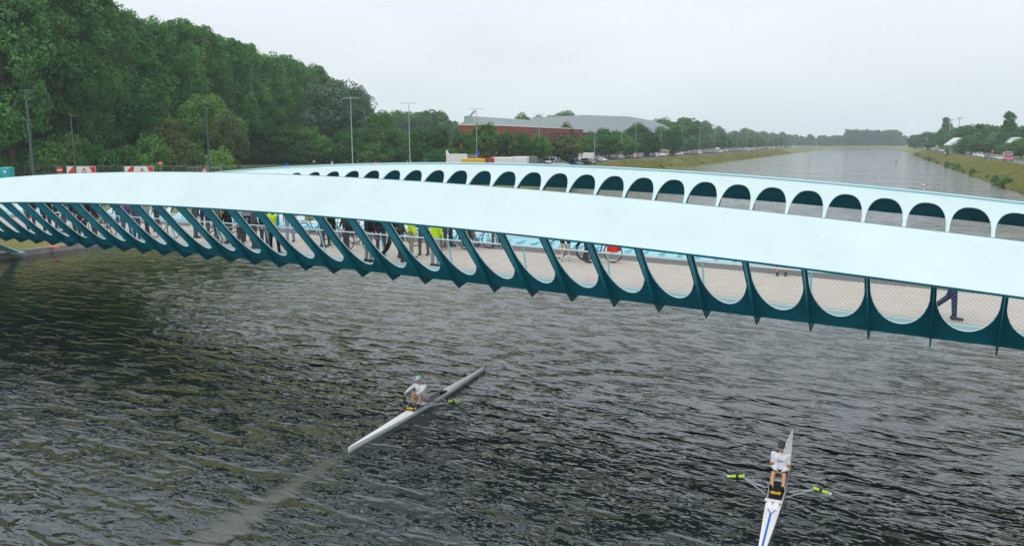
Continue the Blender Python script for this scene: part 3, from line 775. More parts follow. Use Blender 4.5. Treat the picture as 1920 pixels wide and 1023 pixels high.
lamp(dpt(137, 76, GZ), 7.9, M_dgrey, (0, .25), 'thin dark grey lamp post beside the left banner', YAW + .4, .09)
lamp(dpt(390, 80, GZ), 9.2, M_dgrey, (0, .3), 'thin dark grey lamp post in front of the olive trees', YAW + .4, .09)
lamp(at(1845, 303, GZ), 3.6, M_dgrey, (0, .3), 'short dark post in front of the white cars on the right bank', 0, .10)
for px, ty, lab in ((1779, 231, 'left floodlight mast on the right bank'), (1795, 228, 'right floodlight mast on the right bank')):
    d_ = 520; hm = (267 - ty) / FPX * d_ + CAMZ - GZ
    t = thing('floodlight_mast', lab, 'mast', atd(px, d_, GZ), YAW)
    b = MB(); b.tube([(0, 0, 0), (0, 0, hm)], [.35, .18], 6); b.build('pole', M_galv, t)
    b = MB(); b.box((0, 0, hm), (3.2, .4, .35)); b.box((0, 0, hm - 1.0), (2.4, .4, .3)); b.build('floodlight_rack', M_galv, t)
# ------------------------------------------------------------------ vehicles
M_tyre = mat('tyre_rubber', (.02, .02, .02), .8, .3)
M_rim = mat('wheel_rim', (.45, .46, .47), .35, .6, metal=.6)
M_lamp = mat('headlight_glass', (.7, .72, .74), .15, .8)
M_tail = mat('tail_light', (.35, .02, .02), .3, .6)
M_cglass = mat('car_glass', (.02, .026, .03), .08, .8)
PAINT = {}
for nme, c_ in dict(white=(.75, .76, .77), black=(.02, .022, .025), grey=(.16, .17, .18), silver=(.45, .47, .48), blue=(.03, .09, .25), red=(.42, .03, .03), navy=(.015, .03, .07), yellow=(.7, .42, .03), teal=(.03, .22, .24), pink=(.62, .03, .14)).items():
    PAINT[nme] = mat(nme + '_car_paint', c_, .3, .5, coat=.6)
def ring8(x, hw, z0, z1, ch=.12, top_in=.08):
    return [(x, -hw + ch * .5, z0), (x, hw - ch * .5, z0), (x, hw, z0 + ch), (x, hw, z1 - ch), (x, hw - top_in, z1), (x, -hw + top_in, z1), (x, -hw, z1 - ch), (x, -hw, z0 + ch)]
CAR = {
 'hatch': dict(L=4.1, hw=.87, body=[(-2.05, .70, .35, .72), (-1.95, .84, .25, .92), (-1.2, .87, .22, .96), (.5, .87, .22, .94), (1.1, .86, .22, .92), (1.8, .80, .25, .74), (2.05, .66, .35, .60)], cab=[(-1.95, .70, .9, .95), (-1.55, .66, .9, 1.38), (-.6, .66, .9, 1.48), (.3, .64, .9, 1.42), (1.15, .72, .88, .93)], wx=(-1.25, 1.3)),
 'estate': dict(L=4.6, hw=.90, body=[(-2.3, .74, .35, .76), (-2.2, .88, .25, .95), (-1.3, .90, .22, .98), (.6, .90, .22, .96), (1.2, .89, .22, .94), (2.05, .82, .25, .76), (2.3, .68, .35, .62)], cab=[(-2.25, .72, .93, .97), (-1.95, .68, .93, 1.40), (-.8, .68, .93, 1.48), (.4, .66, .93, 1.43), (1.3, .74, .9, .95)], wx=(-1.4, 1.45)),
 'suv': dict(L=4.5, hw=.93, body=[(-2.25, .78, .42, .85), (-2.15, .91, .32, 1.05), (-1.2, .93, .3, 1.08), (.6, .93, .3, 1.07), (1.2, .92, .3, 1.04), (2.0, .86, .32, .9), (2.25, .72, .42, .74)], cab=[(-2.15, .75, 1.02, 1.08), (-1.9, .70, 1.02, 1.58), (-.7, .71, 1.02, 1.68), (.35, .69, 1.02, 1.62), (1.2, .78, 1.0, 1.05)], wx=(-1.35, 1.4)),
 'van': dict(L=5.9, hw=1.0, body=[(-2.95, .98, .4, 2.45), (-2.9, 1.0, .32, 2.55), (-.4, 1.0, .3, 2.58), (.9, 1.0, .3, 2.50), (1.25, 1.0, .3, 1.25), (2.0, .98, .3, 1.15), (2.75, .9, .35, .98), (2.95, .8, .45, .8)], cab=[(.95, .93, 1.2, 2.36), (1.4, .88, 1.2, 2.15), (2.1, .90, 1.12, 1.2)], wx=(-1.9, 1.9)),
 'minibus': dict(L=5.0, hw=.96, body=[(-2.5, .90, .4, 1.1), (-2.45, .96, .32, 1.2), (-1, .96, .3, 1.22), (1.0, .96, .3, 1.2), (1.5, .95, .3, 1.12), (2.25, .88, .35, .95), (2.5, .78, .45, .8)], cab=[(-2.45, .84, 1.18, 1.25), (-2.3, .80, 1.18, 1.88), (-.5, .82, 1.18, 1.95), (.9, .80, 1.18, 1.88), (1.75, .86, 1.08, 1.2)], wx=(-1.6, 1.65)),
}
def car_shapes(kind):
    d = CAR[kind]; body = MB(); body.loft([ring8(x, hw, a, b) for x, hw, a, b in d['body']])
    cab = MB(); cab.loft([[(x, -hw - .08 * (1 if b > a + .15 else 0), a), (x, hw + .08 * (1 if b > a + .15 else 0), a), (x, hw, b), (x, -hw, b)] for x, hw, a, b in d['cab']])
    roof = MB()
    if kind == 'van':
        roof.box((.93, 0, 2.42), (.3, 1.7, .12))
    else:
        c = d['cab']; hi = [q for q in c if q[3] > q[2] + .2]
        roof.loft([[(x, -hw - .01, b - .04), (x, hw + .01, b - .04), (x, hw - .06, b + .035), (x, -hw + .06, b + .035)] for x, hw, a, b in hi])
        for s in (-1, 1):
            for (q0, q1) in ((c[0], c[1]), (c[-2], c[-1])):
                roof.tube([(q0[0], s * (q0[1] + .03), q0[3]), (q1[0], s * (q1[1] + .03), q1[3])], .045, 4)
            xm = (c[1][0] + c[-2][0]) / 2; roof.tube([(xm, s * (c[2][1] + .085), c[2][2]), (xm, s * (c[2][1] + .012), c[2][3])], .05, 4)
            if len(c) > 3: roof.tube([(c[1][0] + .1, s * (c[1][1] + .085), c[1][2]), (c[1][0] + .1, s * (c[1][1] + .012), c[1][3])], .06, 4)
    return d, body, cab, roof
def wheel_mb(t, r, s):
    t.disc((0, 0, 0), r, .22, 'y', 18)
def full_car(kind, paint, label, loc, rz, name='parked_car', extra=None, group=None):
    d, body, cab, roof = car_shapes(kind)
    t = thing(name, label, 'van' if kind in ('van', 'minibus') else 'car', loc, rz, group)
    body.build('body', PAINT[paint], t); cab.build('window', M_cglass, t)
    roof.build('roof', PAINT[paint], t)
    r = .33 if kind != 'van' else .36
    for x in d['wx']:
        for s in (-1, 1):
            w_ = MB(); w_.disc((x, s * (d['hw'] - .09), r), r, .2, 'y', 16); wo_ = w_.build('wheel', M_tyre, t)
            w_ = MB(); w_.disc((x, s * (d['hw'] + .015), r), r * .6, .02, 'y', 12); w_.build('rim', M_rim, wo_)
    fx, bx = d['body'][-1], d['body'][0]
    for s in (-1, 1):
        h = MB(); h.box((fx[0] - .1, s * (fx[1] - .12), (fx[2] + fx[3]) / 2 + .06), (.25, .3, .15)); h.build('headlight', M_lamp, t)
        h = MB(); h.box((bx[0] + .02, s * (bx[1] - .1), bx[3] - .12 if kind != 'van' else 1.2), (.1, .18, .18)); h.build('tail_light', M_tail, t)
    h = MB(); h.box((fx[0] + .01, 0, .45), (.03, .5, .11)); h.build('number_plate', M_white, t)
    return t
def small_car(kind, paint):
    d, body, cab, roof = car_shapes(kind); m = MB()
    for src, mi in ((body, 0), (roof, 0), (cab, 1)): m.add(src.v, src.f, mi)
    for x in d['wx']:
        for s in (-1, 1): m.disc((x, s * (d['hw'] - .08), .33), .33, .2, 'y', 10, 2)
    fx, bx = d['body'][-1], d['body'][0]
    for s in (-1, 1):
        m.box((fx[0] - .1, s * (fx[1] - .12), .66), (.25, .3, .15), 3); m.box((bx[0] + .02, s * (bx[1] - .1), .85), (.1, .2, .18), 4)
    return m.build('parked_car', [PAINT[paint], M_cglass, M_tyre, M_lamp, M_tail])
protos = {}
def put_small(kind, paint, loc, rz, label, group):
    k_ = (kind, paint)
    if k_ not in protos: o = protos[k_] = small_car(kind, paint)
    else: o = protos[k_].copy(); COL.objects.link(o)
    o.location = loc; o.rotation_euler = (0, 0, rz)
    tag(o, label, 'van' if kind in ('van', 'minibus') else 'car', group); o.name = 'parked_van' if kind in ('van', 'minibus') else 'parked_car'
    return o
ALONG = TH + math.pi / 2
rc = random.Random(12)
GRP = 'vehicles parked along the left bank road'
for kind, paint, px, dist, rz, lab, nm in [
 ('van', 'yellow', 897, 134, YAW + .2, 'yellow van parked between the white camper and the red fronted van', 'parked_van'),
 ('van', 'white', 962, 150, YAW + 2.9, 'white van parked right of the red fronted van', 'parked_van'),
 ('van', 'grey', 997, 156, YAW + .1, 'grey brown van parked between the white van and the dark car', 'parked_van'),
 ('suv', 'navy', 1013, 168, YAW + .2, 'dark car with a roof rack box beside the grey van', 'parked_car'),
 ('minibus', 'white', 1029, 176, YAW + 2.6, 'white minibus parked left of the turquoise box trailer', 'parked_van'),
 ('hatch', 'silver', 1050, 168, YAW + .3, 'small silver car in front of the turquoise box trailer', 'parked_car'),
 ('hatch', 'blue', 1081, 178, YAW - 1.2, 'bright blue small car in front of the tall white van', 'parked_car'),
 ('van', 'white', 1093, 206, YAW + 2.8, 'tall white van parked right of the turquoise box trailer', 'parked_van'),
 ('estate', 'black', 1104, 188, YAW - 1.0, 'black car beside the bright blue small car', 'parked_car'),
 ('suv', 'grey', 1117, 208, YAW - .9, 'dark grey car right of the tall white van', 'parked_car'),
 ('hatch', 'silver', 1126, 214, YAW - .9, 'silver hatchback at the bend, right of the dark grey car', 'parked_car'),
 ('estate', 'white', 87, 91, YAW + .1, 'white car whose roof shows above the bridge at the left', 'parked_car')]:
    full_car(kind, paint, lab, dpt(px, dist, GZ + .03), rz, nm)
t = full_car('van', 'white', 'white van with a red front parked right of the yellow van', atd(932, 148, GZ + .03), YAW + 3.0, 'parked_van')
b = MB(); b.box((1.0, 0, 1.45), (1.3, 2.04, 2.0)); b.build('red_panel', PAINT['red'], t)
# white camper with awning rack
t = thing('camper', 'white boxy camper with striped awning rack left of the yellow van', 'camper', atd(866, 143, GZ + .03), YAW + .1)
b = MB(); b.box((-.9, 0, 1.9), (3.6, 2.2, 2.7)); b.box((1.6, 0, 1.3), (1.6, 2.1, 1.5)); b.build('body', PAINT['white'], t)
b = MB(); b.box((1.7, 0, 2.3), (1.5, 1.9, .7), taper=.8); b.build('window', M_cglass, t)
b = MB(); b.box((1.6, 0, 2.75), (2.0, 2.0, .1)); [b.box((.8 + i * .4, 0, 3.0), (.1, 2.0, .35)) for i in range(5)]; b.build('awning_rack', PAINT['silver'], t)
for x in (-1.8, 1.6):
    for s in (-1, 1): b = MB(); b.disc((x, s * 1.0, .38), .38, .22); b.build('wheel', M_tyre, t)
t = thing('box_trailer', 'turquoise green box trailer between the white minibus and the tall white van', 'trailer', atd(1057, 186, GZ + .03), YAW + .15)
b = MB(); b.box((0, 0, 1.75), (4.4, 2.1, 2.1)); b.box((2.6, 0, 1.2), (1.2, 1.9, 1.2), taper=.8); b.build('body', PAINT['teal'], t)
for x in (-1.2, 2.5):
    for s in (-1, 1): b = MB(); b.disc((x, s * .95, .36), .36, .22); b.build('wheel', M_tyre, t)
cols = ['grey', 'silver', 'white', 'black', 'navy', 'grey', 'blue', 'silver', 'black', 'white', 'grey', 'red']
known = [(1152, 'hatch', 'navy'), (1165, 'estate', 'silver'), (1174, 'hatch', 'blue'), (1181, 'suv', 'red'), (1186, 'hatch', 'white'), (1192, 'hatch', 'pink'), (1199, 'hatch', 'silver'), (1207, 'suv', 'navy'), (1224, 'estate', 'grey'), (1233, 'hatch', 'white')]
KL = {1152: 'navy car first in the row after the bend of the left bank road', 1165: 'silver estate behind the navy car in the left bank row', 1174: 'blue car between the silver estate and the red car', 1181: 'red car beside a white one in the left bank row',
      1186: 'white hatchback between the red and the pink red car', 1192: 'pink red hatchback in the left bank row', 1199: 'silver hatchback right after the pink red one', 1207: 'dark navy car before the gap under the parking tree', 1224: 'grey estate before the white panel van', 1233: 'white hatchback touching the front of the white panel van'}
def row_v(px, u):
    # v on the line u = const that projects at image column px
    r = ray(px, 267); a, b_ = inv_uv((r[0], r[1])); return b_ * (u / a)
for px, kd, pc in known:
    v = row_v(px, -74.5); full_car(kd, pc, KL[px], uv(-74.5, v, GZ + .03), ALONG + (math.pi if rc.random() < .5 else 0))
full_car('van', 'white', 'white panel van right behind the round red sign on the left bank', uv(-73, row_v(1246, -73), GZ + .03), ALONG + math.pi, 'parked_van')
t = full_car('van', 'yellow', 'yellow orange van directly right of the white panel van', uv(-73, row_v(1262, -73), GZ + .03), ALONG, 'parked_van')
full_car('hatch', 'white', 'white hatchback right of the yellow orange van', uv(-73, row_v(1271, -73), GZ + .03), ALONG)
v = row_v(1280, -73); i = 0
while v < 1180:
    kd = rc.choice(['hatch', 'estate', 'suv', 'hatch', 'estate', 'minibus' if rc.random() < .5 else 'hatch']); pc = rc.choice(cols)
    far_ = v > 560
    put_small(kd, pc, uv(-73.5 + rc.uniform(-.4, .4), v, GZ + .03), ALONG + rc.choice((0, math.pi)) + rc.uniform(-.05, .05),
              ('%s %s far away in the row on the left bank road' if far_ else '%s %s in the middle stretch of the row on the left bank road') % (pc, 'van' if kd == 'minibus' else 'car'), GRP)
    v += rc.uniform(6.5, 9) if not far_ else rc.uniform(8, 15)
v = 235
while v < 560:
    if rc.random() < .75:
        kd = rc.choice(['hatch', 'estate', 'suv', 'hatch']); pc = rc.choice(cols)
        put_small(kd, pc, uv(-81.5 + rc.uniform(-.6, .6), v, GZ + .03), ALONG + math.pi / 2 + rc.uniform(-.08, .08), '%s car in the second row under the parking trees' % pc, 'cars parked under the parking trees')
    v += rc.uniform(3.0, 5.5)
# right bank
RB = [(1794, 'hatch', 'silver', 'small silver car at the head of the right bank queue'), (1803, 'estate', 'grey', 'grey car second in the right bank queue'), (1817, 'suv', 'navy', 'dark blue car alone after the orange marker on the right bank'),
      (1831, 'estate', 'silver', 'silver estate before the two white cars on the right bank'), (1839, 'suv', 'white', 'bright white car left of the short dark post'), (1848, 'estate', 'white', 'white car behind the short dark post'), (1857, 'suv', 'navy', 'dark car under the second orange marker'),
      (1867, 'hatch', 'grey', 'grey hatchback left of the yellow and pink van'), (1877, 'estate', 'silver', 'silver grey car touching the yellow and pink van')]
for px, kd, pc, lab in RB:
    full_car(kd, pc, lab, uv(34.3, row_v(px, 34.3), GZ + .03), ALONG + math.pi)
t = full_car('van', 'pink', 'pink and yellow van parked at the right edge', uv(34.5, row_v(1893, 34.5), GZ + .03), ALONG + math.pi, 'parked_van')
b = MB(); b.box((-1.5, 0, 1.55), (2.7, 2.06, 2.08)); b.build('yellow_body_panel', PAINT['yellow'], t)
b = MB(); b.box((1.28, 0, 1.75), (.9, 1.72, .8), taper=.9); b.build('windscreen', mat('windscreen', (.25, .28, .3), .1, .8), t)
v = 470
while v < 1150:
    kd = rc.choice(['hatch', 'estate', 'suv', 'minibus']); pc = rc.choice(['white', 'white', 'silver', 'grey', 'black', 'white'])
    put_small(kd, pc, uv(34.2 + rc.uniform(-.5, .8), v, GZ + .03), ALONG + rc.choice((0, math.pi)), '%s %s far away in the right bank queue' % (pc, 'van' if kd == 'minibus' else 'car'), 'vehicles in the far right bank queue')
    v += rc.uniform(7, 13)

# ------------------------------------------------------------------ signs, fence, banners, cabin
M_red = mat('sign_red', (.62, .04, .03), .4, .4); M_sblue = mat('sign_blue', (.02, .13, .5), .4, .4)
M_orange = mat('orange_plastic', (.75, .13, .03), .5, .4); M_black = mat('black_plastic', (.02, .02, .022), .5, .4)
def no_entry(loc, r, h, rz, label):
    t = thing('traffic_sign', label, 'traffic sign', loc, rz)
    b = MB(); b.tube([(0, .04, 0), (0, .04, h)], .035, 6); b.build('pole', M_galv, t)
    b = MB(); b.disc((0, 0, h - r), r, .03, 'y', 28); s = b.build('sign_plate', M_red, t)
    b = MB(); b.box((0, -.022, h - r), (r * 1.45, .012, r * .36)); b.build('white_bar', M_white, s)
no_entry(dpt(107, 105, GZ), .44, 2.06, YAW, 'red no entry sign left of the left banner')
no_entry(dpt(298, 108, GZ), .32, 2.75, YAW, 'small red no entry sign right of the right banner')
t = thing('traffic_sign', 'red edged triangular warning sign beside the temporary barriers', 'traffic sign', dpt(380, 104, GZ), YAW)
b = MB(); b.tube([(0, .05, 0), (0, .05, 2)], .03, 6); b.build('pole', M_galv, t)
b = MB(); b.prism([(-.5, 1.25), (.5, 1.25), (0, 2.12)], .03); s = b.build('sign_plate', M_red, t)
b = MB(); b.prism([(-.28, 1.37), (.28, 1.37), (0, 1.86)], .012, origin=(0, -.024, 0)); b.build('white_triangle', M_white, s)
b = MB(); b.box((0, -.034, 1.56), (.05, .008, .2)); b.build('black_mark', M_black, s)
for px, dist, h, r_, lab in ((536, 112, 2.3, .3, 'round blue sign above the far end of the far girder'), (795, 150, 2.2, .32, 'round blue sign right of the second lamp post'), (895, 152, 3.6, .42, 'blue sign on a post above the yellow van')):
    t = thing('traffic_sign', lab, 'traffic sign', dpt(px, dist, GZ), YAW)
    b = MB(); b.tube([(0, .04, 0), (0, .04, h)], .035, 6); b.build('pole', M_galv, t)
    b = MB(); b.disc((0, 0, h - r_), r_, .03, 'y', 24); b.build('sign_plate', M_sblue, t)
t = thing('traffic_sign', 'blue triangular marker on the grass near the far girder end', 'traffic sign', dpt(549, 104, GZ), YAW)
b = MB(); b.prism([(-.5, 1.55), (.5, 1.55), (0, 2.35)], .04); b.build('sign_plate', M_sblue, t); b = MB(); b.tube([(0, .05, 0), (0, .05, 1.6)], .03, 6); b.build('pole', M_galv, t)
t = thing('round_sign', 'round red sign on a white post at the left bank road edge', 'traffic sign', at(1248, 297, GZ), YAW)
b = MB(); b.tube([(0, .04, 0), (0, .04, 2.4)], .06, 6); b.build('pole', M_white, t); b = MB(); b.disc((0, 0, 2.2), .42, .04, 'y', 20); b.build('sign_plate', M_red, t)
for px, py, lab in ((1805, 297, 'orange square distance marker above the front of the right bank queue'), (1860, 303, 'orange square distance marker above the dark car on the right bank')):
    t = thing('marker_board', lab, 'marker board', at(px, py - 7, GZ), YAW)
    b = MB(); b.tube([(0, .05, 0), (0, .05, 2.6)], .05, 6); b.build('post', M_galv, t); b = MB(); b.box((0, 0, 2.3), (.9, .05, .9), taper=.8); b.build('board', M_orange, t)
t = thing('kiosk', 'small red and white stand among the cars on the left bank', 'kiosk', uv(-79, row_v(1346, -79), GZ), ALONG); t.scale = (.6, .6, .75)
b = MB(); b.box((0, 0, 1.3), (3.2, 3, 2.6)); b.build('body', M_red, t); b = MB(); b.box((0, 0, 1.6), (3.4, 1.4, 1.6)); b.build('white_panel', M_white, t); b = MB(); b.prism([(-1.8, 2.6), (1.8, 2.6), (0, 3.2)], 3.3); b.build('roof', M_white, t)
t = thing('feather_flag', 'white feather flag left of the white camper', 'flag', dpt(836, 140, GZ), YAW)
b = MB(); b.tube([(0, 0, 0), (0, 0, 4.0)], .03, 6); b.build('pole', M_galv, t); b = MB(); b.prism([(0, .9), (.75, 1.1), (.7, 3.0), (.25, 3.9), (0, 4.0)], .02); b.build('flag_cloth', M_white, t)
# mesh construction fence
fc = thing('construction_fence', 'grey wire construction fence in front of the bushes at the left', 'fence', dpt(180, 110, GZ), YAW)
M_fence = mat('fence_wire', (.28, .32, .33), .5, .4, metal=.3)
fp = MB()
for i in range(-6, 9):
    x = i * 3.5
    b = MB(); b.tube([(x, 0, 0), (x, 0, 2.0)], .025, 5); b.build('post', M_fence, fc)
for z in (.1, 1.0, 1.97): fp.tube([(-21, 0, z), (28, 0, z)], .02, 4)
for i in range(490): x = -21 + i * .1; fp.add([(x - .0025, 0, .1), (x + .0025, 0, .1), (x + .0025, 0, 1.97), (x - .0025, 0, 1.97)], [(0, 1, 2, 3)])
fp.build('wire_mesh', M_fence, fc)
def banner(px, label):
    t = thing('banner', label, 'banner', dpt(px, 108.5, GZ), YAW)
    b = MB(); b.box((0, 0, 1.35), (4.1, .03, 1.3)); c = b.build('cloth', M_white, t)
    b = MB(); y = -.024
    b.prism([(-2.0, .74), (-1.0, .74), (-.62, 1.96), (-1.15, 1.96), (-1.95, 1.0)], .012, origin=(0, y, 0)); b.prism([(2.0, .95), (2.0, 1.96), (1.1, 1.96), (1.6, .9)], .012, origin=(0, y, 0)); b.build('red_stripe', M_red, c)
    b = MB(); b.prism([(.0, 1.35), (.16, 1.35), (.30, 1.62), (.44, 1.35), (.6, 1.35), (.3, 1.85)], .012, origin=(.1, y, 0)); b.prism([(.2, 1.3), (.4, 1.3), (.3, 1.48)], .012, origin=(.1, y, 0)); b.box((.4, y, 1.15), (.75, .012, .09)); b.build('emblem', M_red, c)
banner(148, 'left red and white banner with a red triangular emblem on the fence'); banner(257, 'right red and white banner with a red triangular emblem on the fence')
t = thing('toilet_cabin', 'turquoise portable toilet cabin with a round white emblem at the left edge', 'toilet cabin', dpt(8, 97, GZ), YAW + .1)
M_cab = mat('turquoise_plastic', (.02, .38, .42), .45, .4)
b = MB(); b.box((0, 0, 1.05), (1.15, 1.15, 2.1)); b.build('cabin', M_cab, t); b = MB(); b.box((0, 0, 2.16), (1.2, 1.2, .18), taper=.8); b.build('roof', M_cab, t)
b = MB(); b.box((0, -.59, 1.0), (.72, .03, 1.85)); d_ = b.build('door', M_cab, t); b = MB(); b.disc((0, -.615, 1.7), .17, .012, 'y', 20); b.build('emblem', M_white, d_)
for i, px in enumerate((362, 397)):
    t = thing('crowd_barrier', ('left' if i == 0 else 'right') + ' one of the two low grey crowd barriers near the warning sign', 'barrier', dpt(px, 103, GZ), YAW + .1)
    b = MB()
    for z in (.25, 2.0): b.tube([(-.9, 0, z), (.9, 0, z)], .025, 5)
    for x in (-.9, .9): b.tube([(x, 0, 0), (x, 0, 2.0)], .025, 5)
    b.build('frame', M_galv, t); b = MB(); [b.tube([(-.9 + j * .15, 0, .25), (-.9 + j * .15, 0, 2.0)], .009, 4) for j in range(1, 12)]; b.build('bars', M_galv, t)
t = MB(); t.loft([[(x, y * w_, z_ * h_ + .02) for y, z_ in ((-1, 0), (1, 0), (.7, 1), (-.6, .8))] for x, w_, h_ in ((-1.0, .12, .05), (-.6, .25, .16), (.1, .2, .12), (.6, .28, .18), (1.0, .1, .05))])
o = t.build('tarpaulin', M_red); o.location = at(96, 464, .36); o.rotation_euler = (0, 0, .3); o.scale = (.8, .6, .6); tag(o, 'red crumpled tarpaulin lying on the quay below the left end of the bridge', 'tarpaulin')

# ------------------------------------------------------------------ people
def cap(b, p0, p1, r0, r1, n=10, sq=1.0):
    p0, p1 = Vector(p0), Vector(p1); d = p1 - p0; l = max(d.length, 1e-5); d = d / l if d.length > 1e-6 else Vector((0, 0, 1))
    if d.length < .5: d = Vector((0, 0, 1))
    pts, rr = [], []
    for a in (-80, -50, -20): pts.append(p0 + d * r0 * math.sin(R(a))); rr.append(r0 * math.cos(R(a)))
    for a in (20, 50, 80): pts.append(p1 + d * r1 * math.sin(R(a))); rr.append(r1 * math.cos(R(a)))
    b.tube(pts, rr, n)
DG = bpy.context.evaluated_depsgraph_get
def fuse(b, voxel, it=3):
    me = bpy.data.meshes.new('t'); me.from_pydata(b.v, [], b.f); o = bpy.data.objects.new('t', me); COL.objects.link(o)
    m = o.modifiers.new('r', 'REMESH'); m.mode = 'VOXEL'; m.voxel_size = voxel; m.use_smooth_shade = True
    s = o.modifiers.new('s', 'SMOOTH'); s.iterations = it; s.factor = .5
    out = bpy.data.meshes.new_from_object(o.evaluated_get(DG())); bpy.data.objects.remove(o); return out
POSES = {
 'stand': dict(lean=.05, legs=((.04, .05, .05), (-.02, .03, .05)), arms=((.15, .25, .12), (.05, .3, .12)), head=0),
 'talk': dict(lean=.02, legs=((.12, .15, .08), (-.06, .02, .08)), arms=((.5, 1.5, .15), (.1, .3, .15)), head=.3),
 'walk': dict(lean=.08, legs=((.45, .12, .02), (-.38, .35, .02)), arms=((-.35, .3, .08), (.4, .5, .08)), head=0),
 'stride': dict(lean=.10, legs=((.16, .08, .02), (-.30, .50, .02)), arms=((.5, .8, .08), (-.4, .6, .08)), head=0),
 'push': dict(lean=.15, legs=((.2, .1, .06), (-.2, .15, .06)), arms=((.75, .35, .12), (.7, .4, .12)), head=0),
 'lean': dict(lean=.3, legs=((.1, .05, .08), (.0, .02, .08)), arms=((.7, .9, .1), (.6, .8, .1)), head=.1),
 'catch': dict(lean=.32, legs=((2.15, 2.05, .07), (2.15, 2.05, .07)), arms=((1.38, .10, .18), (1.38, .10, .18)), head=-.1, seat=True),
 'finish': dict(lean=-.02, legs=((1.9, 1.2, .07), (1.9, 1.2, .07)), arms=((.10, 1.25, .06), (.10, 1.25, .06)), head=.1, seat=True, inw=.45),
}
def joints(ps):
    f = Vector((0, -1, 0)); z = Vector((0, 0, 1)); J = {}
    L = ps['lean']; up = f * math.sin(L) + z * math.cos(L)
    J['pel'] = Vector((0, 0, 0)); J['waist'] = up * .16; J['chest'] = up * .36; J['neck'] = up * .50 + f * .01
    hd = up * .6 + z * .4; hd.normalize(); J['head'] = J['neck'] + hd * .155 + f * .02; J['up'] = up
    for i, s in enumerate((-1, 1)):
        x = Vector((s, 0, 0)); h, k, a = ps['legs'][i]
        J['hip%d' % i] = x * .095 - z * .02
        d1 = (f * math.sin(h) - z * math.cos(h) + x * a).normalized(); J['knee%d' % i] = J['hip%d' % i] + d1 * .43
        d2 = (f * math.sin(h - k) - z * math.cos(h - k) + x * a * .3).normalized(); J['ank%d' % i] = J['knee%d' % i] + d2 * .41
        fd = f if not ps.get('seat') else (f * .55 + z * .83)
        if h - k < -.5: fd = (f * .5 - z * .8)
        J['toe%d' % i] = J['ank%d' % i] + fd.normalized() * .17 - z * (.05 if not ps.get('seat') else 0)
        J['heel%d' % i] = J['ank%d' % i] - fd.normalized() * .05 - z * (.05 if not ps.get('seat') else .02)
        sh, el, ab = ps['arms'][i]
        J['sho%d' % i] = up * .45 + x * .175
        d1 = (f * math.sin(sh) - z * math.cos(sh) + x * ab).normalized(); J['elb%d' % i] = J['sho%d' % i] + d1 * .29
        inw = ps.get('inw', 0.15 if el > .6 else 0.0) + (.12 if ps.get('seat') else 0)
        d2 = (f * math.sin(sh + el) - z * math.cos(sh + el) - x * inw).normalized(); J['wri%d' % i] = J['elb%d' % i] + d2 * .25
        J['hd%d' % i] = d2
    return J
MESHC = {}
